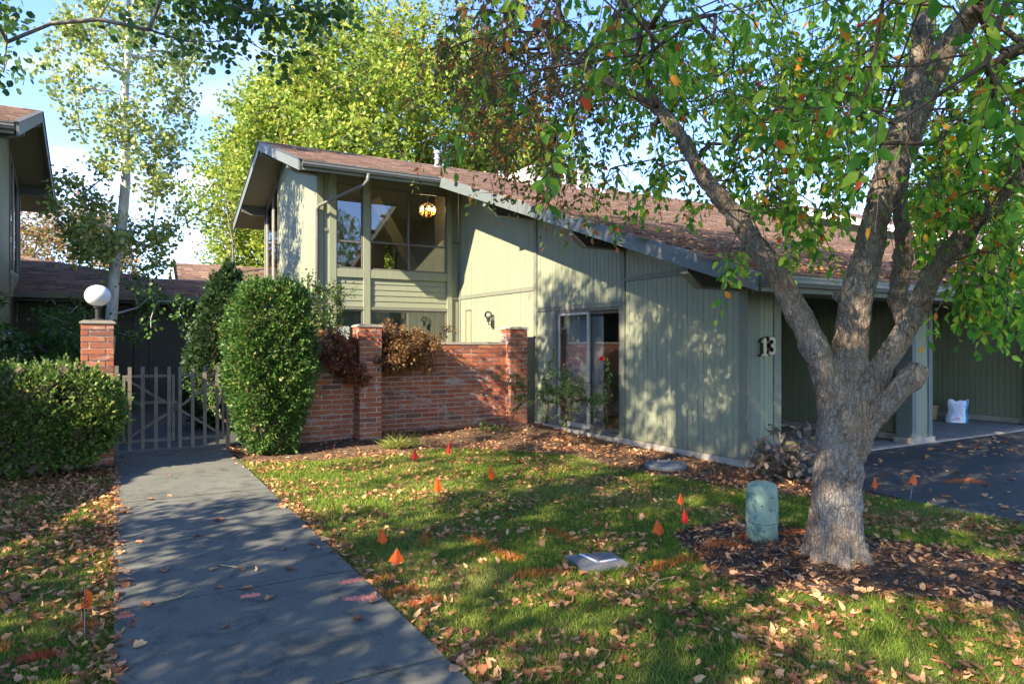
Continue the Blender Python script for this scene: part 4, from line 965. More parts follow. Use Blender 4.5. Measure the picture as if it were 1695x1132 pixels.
# ---------------------------------------------------------------- the big apple tree
def px2(pts): return [tuple(at(u, v, d)) for u, v, d in pts]
apple = thing('crabapple_tree', (TRUNK[0], TRUNK[1], 0), 'big multi-limbed crabapple tree with peeling bark, green and orange leaves and red berries', 'tree')
K = 4.82/1141
limbs = [
 (px2([(1380,972,4.80),(1381,930,4.82),(1382,880,4.82),(1386,800,4.82),(1389,745,4.82),(1391,705,4.82),(1394,665,4.82),(1402,620,4.82),(1408,575,4.82)]), [x*K for x in (58,50,46,44,41,40,37,33,30)]),
 (px2([(1386,690,4.80),(1372,630,4.80),(1348,575,4.82),(1316,510,4.86),(1285,455,4.92),(1258,415,4.96),(1236,385,5.0),(1208,347,5.05),(1178,312,5.1),(1150,270,5.2),(1130,228,5.3),(1100,194,5.4),(1078,160,5.5)]), [x*K for x in (32,27,25,22,21,20,19,18,16,14,13,13,11)]),
 (px2([(1400,650,4.82),(1408,570,4.82),(1412,530,4.82),(1424,466,4.82),(1437,420,4.83),(1452,353,4.86),(1466,305,4.88),(1481,260,4.9),(1499,212,4.92),(1513,175,4.94)]), [x*K for x in (32,30,29,28,26,24,24,28,29,28)]),
 (px2([(1508,195,4.94),(1518,120,5.0),(1528,70,5.05),(1532,0,5.15),(1535,-70,5.25),(1520,-160,5.4)]), [x*K for x in (22,21,20,18,13,8)]),
 (px2([(1510,190,4.92),(1536,140,4.88),(1563,88,4.8),(1594,44,4.75),(1625,0,4.6),(1680,-80,4.5),(1710,-170,4.4)]), [x*K for x in (24,22,21,19,18,13,8)]),
 (px2([(1408,690,4.8),(1436,648,4.78),(1464,600,4.75),(1495,552,4.72),(1518,510,4.7),(1537,466,4.68),(1566,425,4.66),(1595,388,4.64)]), [x*K for x in (26,22,20,19,19,18,18,17)]),
 (px2([(1505,540,4.8),(1488,500,4.95),(1490,460,5.05),(1496,420,5.12),(1495,385,5.2),(1490,330,5.3),(1500,270,5.4),(1530,200,5.6),(1560,120,5.8)]), [x*K for x in (18,17,18,17,15,13,11,9,7)]),
 (px2([(1412,755,4.80),(1436,705,4.74),(1462,672,4.68),(1490,645,4.63),(1512,622,4.6),(1524,606,4.59)]), [x*K for x in (24,21,19,19,20,19)]),
 (px2([(1420,520,4.86),(1392,495,4.95),(1380,488,5.0)]), [x*K for x in (20,9,6)]),
 (px2([(1595,388,4.64),(1636,350,4.5),(1680,300,4.3),(1720,240,4.1)]), [x*K for x in (15,10,8,6)]),
 (px2([(1078,160,5.5),(1066,110,5.6),(1052,60,5.75),(1040,0,5.9),(1020,-80,6.1)]), [x*K for x in (9,8,7,6,5)]),
 (px2([(1092,190,5.45),(1040,150,5.7),(985,120,6.0),(930,90,6.3),(880,60,6.6)]), [x*K for x in (8,7,6,5,4)]),
]
# root flare
for a in np.linspace(0, 2*math.pi, 8)[:-1]:
    ca, sa = math.cos(a+.4), math.sin(a+.4); rr = random.uniform(.24, .40)
    limbs.append(([(TRUNK[0]+ca*.10, TRUNK[1]+sa*.10, .42), (TRUNK[0]+ca*.17, TRUNK[1]+sa*.17, .16), (TRUNK[0]+ca*rr, TRUNK[1]+sa*rr, .03)], [.08, .055, .025]))
mb_ = MB()
for pts, rad in limbs:
    P_ = [Vector(p) for p in pts]; q = []; rq = []
    for i in range(len(P_)-1):
        for k in range(3):
            f = k/3; p0 = P_[max(i-1, 0)]; p1 = P_[i]; p2 = P_[i+1]; p3 = P_[min(i+2, len(P_)-1)]
            q.append(.5*((2*p1)+(p2-p0)*f+(2*p0-5*p1+4*p2-p3)*f*f+(3*p1-p0-3*p2+p3)*f**3)); rq.append((rad[i]*(1-f)+rad[i+1]*f)*(1+random.uniform(-.05, .05)))
    q.append(P_[-1]); rq.append(rad[-1]); mb_.tube(q, [r_*.86 for r_ in rq], 14)
trunk = obj('trunk', mb_, M['bark'], apple)
rm = trunk.modifiers.new('join', 'REMESH'); rm.mode = 'VOXEL'; rm.voxel_size = .011; rm.use_smooth_shade = True
sm = trunk.modifiers.new('soft', 'SMOOTH'); sm.iterations = 5; sm.factor = .6
def dtex(nm, kind, size, **k):
    tx = bpy.data.textures.new(nm, kind); tx.noise_scale = size
    for a, v in k.items(): setattr(tx, a, v)
    return tx
for tx, st_ in ((dtex('lumps', 'CLOUDS', .16), .03), (dtex('plates', 'VORONOI', .045, distance_metric='DISTANCE'), .016), (dtex('fine', 'CLOUDS', .018), .010)):
    dm = trunk.modifiers.new('bark', 'DISPLACE'); dm.texture = tx; dm.texture_coords = 'LOCAL'; dm.strength = st_; dm.mid_level = .45
# crown
cen = np.array((4.35, 3.75, 4.35)); rad3 = np.array((4.3, 4.3, 2.7))
low_u = [700, 770, 800, 870, 930, 985, 1040, 1070, 1110, 1180, 1225, 1290, 1380, 1460, 1540, 1600, 1650, 1700, 1900, 2400]
low_v = [-200, 110, 200, 260, 300, 230, 225, 290, 250, 250, 290, 300, 330, 330, 400, 450, 500, 540, 520, 300]
A = []
while len(A) < 3000:
    p = rng.uniform(-1, 1, 3)
    if not (.08 < (p**2).sum() < 1): continue
    if (p**2).sum() < .35 and rng.random() < .5: continue
    P = cen+p*rad3
    if P[2] < 2.35: continue
    d, u, v = project(P[None]); d, u, v = d[0], u[0], v[0]
    if d < 1.2 and P[2] < 3.6: continue
    if d > .6 and -100 < u < 1800 and v > -60:
        if v > np.interp(u, low_u, low_v)-75 or u < 775: continue
    if np.hypot(P[0], P[1]) < 2.3: continue
    if 0 < d and u < 700 and v > -300: continue
    A.append(P)
# clusters that hang lowest in view
for u, v, dd, n, sp in ((905,280,6.2,14,28),(1045,300,5.6,7,20),(925,330,6.1,5,12),(1100,270,5.5,8,22),(1250,340,4.8,12,30),(1590,440,4.3,26,35),(1660,450,4.2,38,38),(1330,345,4.7,16,40),(1215,420,4.9,3,10),(850,210,6.6,40,60),(800,120,6.9,40,45),(900,180,6.5,45,70),(960,100,6.3,40,70),(1000,300,6.0,8,25),(1180,240,5.6,30,50),(1330,250,5.2,50,80),(1600,250,4.4,50,80),(1400,120,5.2,70,90),(1560,330,4.6,35,50),(850,120,6.8,60,60),(1000,180,6.2,60,80),(1120,120,5.6,50,80),(1280,140,5.2,60,90),(1480,60,4.9,40,90),(1230,260,5.2,18,50),(1390,290,4.9,18,30),(1640,350,4.4,40,50),(1680,120,4.2,30,80),(780,60,7,30,40),(940,40,6.6,50,90)):
    for _ in range(n): A.append(at(u+rng.normal()*sp, v+rng.normal()*sp*.7, dd+rng.normal()*.25))
roots = []
for pts, rad in limbs[:12]:
    st0 = 0 if pts[0][2] > 2.5 else None; last = -1
    for i, p in enumerate(pts):
        if p[2] > 2.4: roots.append((p, last)); last = len(roots)-1
# long scaffold limbs out of view
for e in ((1.6, 6.2, 5.2), (2.3, 1.3, 5.4), (7.6, 2.2, 5.2), (7.4, 6.0, 5.4), (4.6, .6, 5.6), (4.5, 6.8, 5.6), (4.4, 3.6, 6.6)):
    A.insert(0, np.array(e))
nodes, par, base, tips = grow(roots, A, .3)
branches = obj('branches', branch_mesh(nodes, par, base, .0024, .42, 5, .03), M['twig'], apple, smooth=True)
def hang_leaves(tips_, nodes, par, n_leaf, twig_l, lf, droop=.75, outward=None, spread=.12):
    "drooping twigs with leaves along them: returns leaf arrays and twig segments"
    P, D, N, S = [], [], [], []; tv = MB()
    idx = np.array(list(tips_.values())); pts = nodes[idx]; prev = nodes[[max(par[i], 0) for i in idx]]
    for p, q in zip(pts, prev):
        d0 = p-q; d0 = d0/(np.linalg.norm(d0)+1e-6); L = twig_l*rng.uniform(.5, 1.4); k = 5; line = [p]; d = d0*.5+rng.normal(size=3)*.35
        for i in range(k): d = d*.75+np.array((0, 0, -droop*.5))+rng.normal(size=3)*.1; d /= np.linalg.norm(d); line.append(line[-1]+d*L/k)
        line = np.array(line); tv.tube(line, [.003, .0026, .0022, .0018, .0014, .001], 3, cap=False)
        m = max(3, int(n_leaf*rng.uniform(.6, 1.3))); f = rng.uniform(.05, 1, m)*k; i0 = np.minimum(f.astype(int), k-1); fr = (f-i0)[:, None]
        pos = line[i0]*(1-fr)+line[i0+1]*fr; out = rdir(m); dd = out*.8+np.array((0, 0, -droop)); P.append(pos+out*rng.uniform(.005, spread, (m, 1))*.4); D.append(dd); N.append(rdir(m)+np.array((0, 0, .5))); S.append(rng.uniform(*lf, m))
    return np.concatenate(P), norm(np.concatenate(D)), np.concatenate(N), np.concatenate(S), tv
P, D, N, S, tv = hang_leaves(tips, nodes, par, 18, .36, (.036, .084), .8)
d, u, v = project(P)
rusty = (u < 1010+60*rng.normal(size=len(u))) & (d > 4)
clear = (d > 0) & (np.linalg.norm(P-np.array((0, 0, 1.6)), axis=1) < 2.7)
LC = [(p, r) for pts, rad in limbs[:10] for i in range(len(pts)-1) for p, r in (((np.array(pts[i])*(1-f)+np.array(pts[i+1])*f), rad[i]*(1-f)+rad[i+1]*f) for f in (0, .25, .5, .75))]
lcp = np.array([p for p, r in LC]); lcr = np.array([r for p, r in LC]); ld, lu, lv = project(lcp); front = np.zeros(len(P), bool)
for q0 in range(0, len(P), 4000):
    sl = slice(q0, q0+4000); near = (np.hypot(u[sl, None]-lu, v[sl, None]-lv) < lcr*1141/ld*.95+6) & (d[sl, None] < ld+.05) & (lv > 20); front[sl] = near.any(1) & (d[sl] > 1)
front &= (rng.random(len(P)) < .9) | (v > 420)
clear |= front
keep = ~clear; P, D, N, S, rusty, d, u, v = P[keep], D[keep], N[keep], S[keep], rusty[keep], d[keep], u[keep], v[keep]
inside = (u > 0) & (u < 1695) & (v > 0) & (v < 1132) & (d > 1)
score = np.where(inside, S/np.maximum(d, .5), 0)*(~rusty); sing = np.argsort(-score)[:290]
singles('leaf', P, D, N, S, LEAF_OVAL, M['apple_leaf'], apple, sing)
mk = np.ones(len(P), bool); mk[sing] = False
obj('crown', leaf_mesh(*[a[mk & ~rusty] for a in (P, D, N, S)], LEAF_OVAL), M['apple_leaf'], apple, kind='stuff')
obj('rusty_leaves', leaf_mesh(*[a[mk & rusty] for a in (P, D, N)], S[mk & rusty]*.85, LEAF_OVAL), M['apple_leaf_rusty'], apple, kind='stuff')
obj('twigs', tv, M['twig'], apple, kind='stuff')
# berries in hanging bunches
bb = MB(); bi = rng.choice(len(P), 420)
extra = [at(u_, v_, d_) for u_, v_, d_ in ((1650,25,4.0),(1660,60,4.0),(1640,45,4.05),(905,330,6.1),(918,345,6.1),(1050,370,5.6),(1070,345,5.6),(1110,330,5.5),(940,300,6.2),(1620,120,4.2),(1600,95,4.3))]
for p in [P[i] for i in bi]+extra*3:
    for _ in range(random.randint(3, 7)):
        q = np.array(p)+rng.normal(size=3)*.03; r = .0075
        bb.add([(q[0]+r,q[1],q[2]),(q[0],q[1]+r,q[2]),(q[0]-r,q[1],q[2]),(q[0],q[1]-r,q[2]),(q[0],q[1],q[2]+r),(q[0],q[1],q[2]-r)], [(0,1,4),(1,2,4),(2,3,4),(3,0,4),(1,0,5),(2,1,5),(3,2,5),(0,3,5)])
obj('berries', bb, M['berry'], apple, kind='stuff', smooth=True)
# ---------------------------------------------------------------- other trees
def make_tree(name, label, cat, trunk_pts, trunk_rad, anchors, mats, leaf, per, lf, spread, tmpl, group=None, rmin=.006, upsweep=0., step=.5, smooth_trunk=12, power=.45, root_from=.25, rmax=.08, shoot=0., dirbias=(0,0,-.3)):
    th = thing(name, trunk_pts[0], label, cat, group)
    b = MB(); b.tube(trunk_pts, trunk_rad, smooth_trunk, jit=.03); obj('trunk', b, M[mats], th, smooth=True)
    tp = [Vector(p) for p in trunk_pts]; roots = []; last = -1
    for i in range(len(tp)-1):
        for k in range(4):
            f = k/4; p = tp[i].lerp(tp[i+1], f); fr = (i+f)/(len(tp)-1)
            if fr >= root_from: roots.append((tuple(p), last)); last = len(roots)-1
    roots.append((tuple(tp[-1]), last))
    nodes, par, base, tips = grow(roots, anchors, step, upsweep)
    obj('branches', branch_mesh(nodes, par, base, rmin, power, 4, rmax), M[mats], th, smooth=True)
    idx = np.array(list(tips.values())); pts = nodes[idx]; prev = nodes[[max(par[i], 0) for i in idx]]
    n = len(pts)*per; ax = norm(norm(pts-prev)+np.array((0, 0, shoot))); c = np.repeat(pts, per, 0); a = np.repeat(ax, per, 0)
    f = rng.uniform(-.9, 1.1, (n, 1)); P = c+a*f*spread[0]+rng.normal(size=(n, 3))*spread[1]
    D = rdir(n)+np.array(dirbias); N = rdir(n)+np.array((0, 0, .6)); S = rng.uniform(*lf, n)
    o = obj('crown', leaf_mesh(P, D, N, S, tmpl), M[leaf], th, kind='stuff'); return th

# white-barked aspen in the courtyard
T0 = [at(178,600,13.9), at(186,500,13.9), at(190,440,13.9), at(203,360,13.9), at(208,300,13.9), at(207,240,13.9), at(204,190,13.9), at(207,140,13.9), at(212,90,13.9), at(214,40,13.9), at(212,-20,13.9), at(214,-90,13.9), at(216,-150,13.9)]
T0 = [np.array((T0[0][0]+.0, T0[0][1], 0.))]+T0
A = []
shape = [(-140,.6),(-60,1.0),(0,1.25),(60,1.45),(120,1.65),(170,1.55),(210,1.15),(250,1.1),(300,1.35),(350,1.3),(400,1.2),(440,.9)]
while len(A) < 560:
    v = rng.uniform(-140, 440); r = np.interp(v, [s[0] for s in shape], [s[1] for s in shape]); th_ = rng.uniform(0, 2*math.pi); q = r*rng.uniform(.12, 1)**.6
    if 210 < v < 300 and math.cos(th_)*.866-math.sin(th_)*.5 < -.1 and rng.random() < .93: continue
    if 380 < v < 440 and math.cos(th_)*.866-math.sin(th_)*.5 < -.3 and rng.random() < .5: continue
    c = at(np.interp(v, [-150, 190, 360, 440], [215, 204, 203, 190]), v, 13.9); A.append(c+np.array((math.cos(th_)*q, math.sin(th_)*q, -.15*q)))
# clumping: pull anchors towards level sprays
A = np.array(A); ctr = A[rng.choice(len(A), 75)]; j = np.argmin(np.linalg.norm(A[:, None]-ctr[None], axis=2), axis=1); A = A*.62+ctr[j]*.38
make_tree('aspen_tree', 'tall slender aspen with white bark and pale green leaves rising behind the globe lamp', 'tree', [tuple(p) for p in T0], [.12,.11,.105,.10,.095,.09,.09,.085,.075,.06,.05,.035,.02,.01], list(A), 'aspen_bark', 'aspen_leaf', 27, (.055, .09), (.13, .10), LEAF_ROUND, step=.4, rmin=.005, upsweep=-.05, root_from=.2, rmax=.035)
# sucker shoots low on the aspen
A = [at(u+rng.normal()*16, v+rng.normal()*12, 13.2+rng.normal()*.3) for u, v in ((130,520),(100,530),(150,560),(215,560),(235,490),(270,500),(300,505),(320,520),(210,540),(120,545),(255,480),(95,520),(140,510)) for _ in range(3)]
make_tree('aspen_shoots', 'loose leafy shoots arching low around the foot of the aspen', 'shrub', [(T0[0][0]-.1, T0[0][1]-.4, 0), (T0[0][0]-.12, T0[0][1]-.5, 1.0), tuple(at(190,520,13.3))], [.03,.025,.01], A, 'aspen_bark', 'shade_leaf', 30, (.05, .085), (.1, .10), LEAF_ROUND, step=.3, rmin=.004, rmax=.015)

# broad maple behind the house
def maple(name, label, x, y, h, rx, crown_base, nb, mat, per, lf, seed_up=.35, grp='trees beyond the roofs'):
    A = []
    while len(A) < nb:
        p = rng.normal(size=3); p /= np.linalg.norm(p); q = rng.uniform(.35, 1)**.5
        hz = (h-crown_base)/2; lob = 1+.14*math.sin(5*math.atan2(p[1], p[0])+3*p[2])+.10*math.sin(9*p[2]+4*p[0])
        P = np.array((x+p[0]*rx*q*lob, y+p[1]*rx*q*lob, crown_base+hz+p[2]*hz*q*lob*(1 if p[2] > 0 else .95)))
        A.append(P)
    return make_tree(name, label, 'tree', [(x, y, 0), (x+.1, y, crown_base*.6), (x, y+.1, crown_base+(h-crown_base)*.3), (x+.1, y, crown_base+(h-crown_base)*.75)], [rx*.07, rx*.055, rx*.04, rx*.012], A, 'grey_bark', mat, per, lf, (.62, .13), LEAF_KITE, grp, rmin=.012, upsweep=-.10, step=.8, rmax=.12, shoot=1.1, dirbias=(0, 0, .3))
mx, my = at(640, 300, 29)[:2]
maple('maple_tree', 'broad yellow-green maple with reddening tips towering over the house roof', mx, my, 15.2, 6.2, 3.0, 1900, 'maple_leaf', 52, (.12, .22))
mx, my = at(505, 300, 27)[:2]
maple('maple_tree', 'shorter lobe-shaped yellow-green maple left of the broad one, above the gable', mx, my, 11.8, 3.7, 2.5, 760, 'maple_leaf', 52, (.11, .2))
mx, my = at(860, 300, 31)[:2]
maple('maple_tree', 'green maple half hidden behind the apple tree branches beyond the roof vents', mx, my, 11.5, 3.6, 3.0, 600, 'maple_leaf', 46, (.12, .22))
mx, my = at(118, 370, 31)[:2]
maple('maple_tree', 'rusty-leaved maple behind the low garage roof beside the left house', mx, my, 8.0, 2.9, 1.6, 380, 'red_maple_leaf', 44, (.10, .17))
mx, my = at(410, 370, 27)[:2]
maple('maple_tree', 'small yellowing maple peeking out under the left gable overhang', mx, my, 6.6, 1.9, 1.5, 170, 'maple_leaf', 44, (.10, .16))
mx, my = at(1640, 300, 34)[:2]
maple('maple_tree', 'distant yellow-green maple behind the apple leaves on the right', mx, my, 11, 4.5, 3.0, 350, 'maple_leaf', 40, (.13, .22))
# bare dead twigs beside the gable
bt = thing('bare_tree', (at(360,400,24)[0], at(360,400,24)[1], 0), 'thin leafless tree whose grey twigs show left of the gable', 'tree')
p0 = at(395,420,24); p0[2] = 0
b = MB(); b.tube([tuple(p0), tuple(at(385,400,24)), tuple(at(372,330,24))], [.06,.03,.008], 6); obj('trunk', b, M['grey_bark'], bt)
nodes, par, base, tips = grow([(tuple(at(385+0,400-i*6,24)), i-1) for i in range(12)], [at(372+rng.normal()*18, 340+rng.normal()*40, 24+rng.normal()*.4) for _ in range(50)], .3)
obj('branches', branch_mesh(nodes, par, base, .004, .4, 3, .02), M['grey_bark'], bt)

# the shade tree whose branches hang in from the upper left
A = []
c0 = np.array((-4.3, 2.3, 8.4)); r0 = np.array((4.3, 4.4, 4.3))
while len(A) < 760:
    p = rng.uniform(-1, 1, 3)
    if not .1 < (p**2).sum() < 1: continue
    P = c0+p*r0
    if P[2] < 4.4 or (P[1] > 3.4 and P[2] < 6.2) or (P[1] > 5.6 and P[2] < 7.4): continue
    A.append(P)
for u, v, dd, n, sx, sy in ((15,50,7.6,4,18,22),(5,120,7.6,1,5,4),(8,100,7.6,1,5,4),(330,5,7.8,8,50,9),(430,20,7.8,8,45,14),(400,60,7.8,4,30,10),(545,12,8,4,24,9),(270,45,7.8,4,22,12),(450,85,7.9,2,14,6),(390,-70,7.4,16,140,20)):
    for _ in range(n): A.append(at(u+rng.normal()*sx, v+rng.normal()*sy, dd+rng.normal()*.25))
A = [p for p in A if not ((lambda d, u, v: d > .5 and -60 < u < 1750 and v > -10 and not (u < 620 and v < 130 and d > 6.5))(*[q[0] for q in project(np.array(p)[None])]))]
st_pts = [(-5.0,2.2,0),(-4.95,2.25,1.4),(-4.8,2.4,3.2),(-4.6,2.6,5.2),(-4.4,2.8,7.5),(-4.3,3.0,9.5)]
sd_ = np.array(SUN_DIR)
for _ in range(200):  # extra unseen leaf clusters, added up the sun rays to shade the siding
    w_ = np.array((6.96, rng.uniform(5.6, 11.2), rng.uniform(-.2, 3.0))); q = w_-sd_*rng.uniform(11.2, 15.5)
    if math.sin(w_[1]*2.9+w_[2]*1.7)*math.sin(w_[2]*3.1-w_[1]*1.3+1) < .55: A.append(q)
for _ in range(300):  # more unseen clusters added sunward of the walk and left lawn to shade them
    w_ = np.array((rng.uniform(-2.5, 1.5), rng.uniform(1.6, 7.3), 0)); q = w_-sd_*rng.uniform(5.4, 9.0)
    if q[2] > 2.9 and math.sin(w_[0]*3.7+w_[1]*2.3)*math.sin(w_[1]*3.3-w_[0]*1.9+1) < .5: A.append(q)
shade = make_tree('shade_tree', 'large shade tree whose dark round leaves hang in from the upper left', 'tree', st_pts, [.34,.28,.25,.2,.13,.06], A, 'grey_bark', 'shade_leaf', 38, (.06, .095), (.16, .13), LEAF_ROUND, step=.4, rmin=.004, rmax=.035)
# a second and third tree off to the left that shade the lawn and show in the window reflections
def orb(c, r, n, zmin=2.5):
    A = []
    while len(A) < n:
        p = rng.uniform(-1, 1, 3)
        if .15 < (p**2).sum() < 1 and c[2]+p[2]*r[2] > zmin: A.append(np.array(c)+p*np.array(r))
    return A
make_tree('street_tree', 'leafy tree standing on the lawn behind the viewer to the left', 'tree', [(-7.5,-1.5,0),(-7.4,-1.4,2.5),(-7.3,-1.2,6)], [.25,.2,.08], orb((-7.3,-1.2,6.5),(3.8,3.8,4),330), 'grey_bark', 'shade_leaf', 34, (.08, .13), (.2, .2), LEAF_ROUND, step=.6)
make_tree('street_tree', 'leafy tree standing far behind the viewer across the lawn', 'tree', [(3,-9,0),(3.1,-9,3),(3,-9.2,7)], [.3,.22,.08], orb((3,-9,7),(4.5,4,4.2),420), 'grey_bark', 'shade_leaf', 34, (.09, .14), (.22, .22), LEAF_ROUND, step=.6)

# ---------------------------------------------------------------- hedges and clipped shrubs
def clipped(name, label, cat, surf, n, mat, lf, tmpl, core, stems, inward=.16, clump=.05):
    """surf(n) gives points and outward normals of the clipped surface"""
    P, Nn = surf(n); Nn = norm(Nn); o = P.mean(0); th = thing(name, (o[0], o[1], 0), label, cat)
    n = len(P); dep = rng.uniform(0, 1, (n, 1))**1.5*inward
    bump_ = (np.sin(P[:, 0]*9+P[:, 2]*7)*np.sin(P[:, 1]*8+P[:, 2]*5+1)+np.sin(P[:, 0]*21+3)*np.sin(P[:, 2]*19+P[:, 1]*17))[:, None]*clump
    Q = P-Nn*dep+Nn*bump_+rng.normal(size=(n, 3))*.012; D = norm(Nn*1.0+rdir(n)*.9+np.array((0, 0, .35)))
    thin = (np.sin(P[:, 0]*5.3+P[:, 2]*3.1+1)*np.sin(P[:, 1]*4.7-P[:, 2]*4.3)*np.sin(P[:, 2]*6.1+2) > .42) & (rng.random(n) < .72)
    ns = n//45; si = rng.choice(n, ns); per_ = 7; tt = np.tile(np.linspace(.1, 1, per_), ns)[:, None]; so = np.repeat(si, per_)
    sd2 = np.repeat(norm(Nn[si]+rdir(ns)*.7+np.array((0, 0, .6)))*rng.uniform(.04, .15, (ns, 1)), per_, 0)
    Q2 = Q[so]+sd2*tt; D2 = norm(sd2/np.linalg.norm(sd2, axis=1, keepdims=True)+rdir(len(so))*.6)
    Q = np.concatenate([Q[~thin], Q2]); D = np.concatenate([D[~thin], D2]); n = len(Q)
    obj('foliage', leaf_mesh(Q, D, rdir(n), rng.uniform(*lf, n), tmpl), M[mat], th, kind='stuff')
    c = MB(); core(c); obj('inner_branches', c, M['twig'], th, kind='stuff')
    b = MB(); stems(b); obj('stem', b, M['twig'], th); return th
def ellbox(cx, cy, z0, z1, rx, ry, pw=3.5, taper=lambda h: 1.):
    def f(n):
        P = []; N = []
        zc = (z0+z1)/2; rz = (z1-z0)/2
        d = rng.normal(size=(n, 3)); d = norm(d); k = (np.abs(d)**pw).sum(1)**(-1/pw); q = d*k[:, None]
        h = (q[:, 2]+1)/2; t = np.array([taper(x) for x in h])
        X = np.stack([cx+q[:, 0]*rx*t, cy+q[:, 1]*ry*t, zc+q[:, 2]*rz], 1)
        nn = np.sign(q)*np.abs(q)**(pw-1)/np.array((rx, ry, rz)); return X, nn
    return f
def core_of(cx, cy, z0, z1, rx, ry, taper=lambda h: 1., n=420):
    def f(b):
        for _ in range(n):
            a = random.uniform(0, 2*math.pi); h = random.random(); z = z0+(z1-z0)*h; r = .78*taper(h)
            x, y = cx+math.cos(a)*rx*r*random.uniform(.2, 1), cy+math.sin(a)*ry*r*random.uniform(.2, 1); b.tube([(cx+(x-cx)*.3, cy+(y-cy)*.3, z-.15), (x, y, z)], [.008, .003], 3, cap=False)
        # dense twig mass, knobbly
        m = 10; k = 12
        for j in range(m):
            for i in range(k):
                a = 2*math.pi*i/k+random.uniform(-.2, .2); h = (j+.5)/m; z = z0+.05+(z1-z0-.18)*h; r = .72*taper(h)
                b.tube([(cx+math.cos(a)*rx*r, cy+math.sin(a)*ry*r, z-.12), (cx+math.cos(a+.5)*rx*r*.8, cy+math.sin(a+.5)*ry*r*.8, z+.12)], [.05, .07], 5)
    return f
def stems_of(cx, cy, rx, ry, z, n=5):
    def f(b):
        for i in range(n):
            x, y = cx+random.uniform(-.3, .3)*rx, cy+random.uniform(-.3, .3)*ry; b.tube([(x, y, 0), (x+random.uniform(-.1, .1), y, z)], [.03, .015], 6)
    return f
# box hedge left of the gate
ta = lambda h: .84+.16*min(1, h*2.2) - .10*max(0, h-.8)
clipped('hedge', 'broad boxy yew hedge with sunlit top in front of the brick lamp pillar', 'hedge', ellbox(-.82, 9.85, .10, 1.30, .90, .50, 3.2, ta), 36000, 'yew_leaf', (.035, .065), LEAF_SPRAY, core_of(-.82, 9.85, .12, 1.34, .9, .5, ta), stems_of(-.82, 9.85, .9, .5, .5, 9), .2, .035)
tb = lambda h: (.62+.38*min(1, h/.42) if h < .42 else 1.)-(.12*((h-.75)/.25)**2 if h > .75 else 0)
clipped('arborvitae', 'tall clipped arborvitae column standing right of the gate', 'shrub', ellbox(1.93, 10.25, .04, 2.42, .54, .50, 4.4, tb), 62000, 'arbor_leaf', (.03, .065), LEAF_SPRAY, core_of(1.93, 10.25, .1, 2.4, .5, .47, tb), stems_of(1.96, 10.25, .4, .4, .4, 4), .2, .055)
tc = lambda h: max(.05, 1-h*.93)**.62 if h > .15 else 1
clipped('juniper', 'dark pointed juniper behind the arborvitae and the gate', 'shrub', ellbox(1.86, 14.0, .05, 3.02, .92, .8, 3.0, tc), 26000, 'dark_conifer', (.05, .10), LEAF_SPRAY, core_of(1.86, 14.0, .1, 2.7, .65, .6, tc), stems_of(1.86, 14.0, .3, .3, .4, 3), .2, .06)

# ---------------------------------------------------------------- looser shrubs and flowers
def bushy(name, label, cat, base, tips_, mat, per, lf, tmpl, spread, bmat='twig', rmin=.004, droop=0., dirbias=(0,0,.1), width=None, smat=None, group=None):
    th = thing(name, (base[0], base[1], 0), label, cat, group)
    roots = [((base[0]+random.uniform(-.05, .05), base[1]+random.uniform(-.05, .05), i*.08), i-1) for i in range(4)]
    nodes, par, b0, tips = grow(roots, tips_, .15, droop); obj('stems', branch_mesh(nodes, par, b0, rmin, .4, 5, .02), M[bmat], th, smooth=True)
    idx = np.array(list(tips.values())); pts = nodes[idx]; prev = nodes[[max(par[i], 0) for i in idx]]; n = len(pts)*per
    P = np.repeat(pts, per, 0)+np.repeat(norm(pts-prev), per, 0)*rng.uniform(-1, .3, (n, 1))*spread*1.4+rng.normal(size=(n, 3))*spread*.5
    D = norm(rdir(n)+np.array(dirbias)); N = rdir(n)*.5+np.array((0, 0, 1.)); S = rng.uniform(*lf, n)
    P, D, N, S = P[P[:, 2] > .03], D[P[:, 2] > .03], N[P[:, 2] > .03], S[P[:, 2] > .03]
    d, u, v = project(P); sc = S/np.maximum(d, .5); W = None
    k = min(len(P), 60 if lf[1] > .07 else 0)
    if k:
        o = np.argsort(-sc)[:k]; singles('leaf', P, D, N, S, tmpl, M[mat], th, o); mk = np.ones(len(P), bool); mk[o] = False; P, D, N, S = P[mk], D[mk], N[mk], S[mk]
    obj('foliage', leaf_mesh(P, D, N, S, tmpl), M[mat], th, kind='stuff'); return th
def blob(u, v, d, su, sv, n, sd=.15): return [at(u+rng.normal()*su, v+rng.normal()*sv, d+rng.normal()*sd) for _ in range(n)]
# Japanese maples over the brick wall
bushy('japanese_maple', 'weeping laceleaf maple with golden brown leaves spilling over the high brick wall', 'shrub', (4.15, 11.75), [p for p in blob(668,578,11.45,26,15,80,.28)+blob(648,585,11.3,12,20,36,.2)+blob(685,562,11.8,22,8,26) if p[2] > .9], 'laceleaf', 70, (.045, .08), LEAF_SPRAY, .10, droop=.2, dirbias=(0,-.2,-.6))
bushy('japanese_maple', 'weeping laceleaf maple with reddish leaves draped over the lower brick wall', 'shrub', (2.7, 11.4), [p for p in blob(560,585,11.0,24,20,90,.25)+blob(585,612,10.75,10,12,25,.1)+blob(540,590,11.1,14,10,20) if p[2] > .7], 'laceleaf_red', 70, (.045, .08), LEAF_SPRAY, .09, droop=.2, dirbias=(0,-.2,-.6))
bushy('camellia_bush', 'tall loose evergreen bush growing against the window wall behind the arborvitae', 'shrub', (2.95, 12.6), blob(530,520,12.4,20,28,110,.3)+blob(565,500,12.4,6,14,8)+blob(500,500,12.4,16,25,40,.3), 'rhodo_leaf', 22, (.045, .075), LEAF_OVAL, .09)
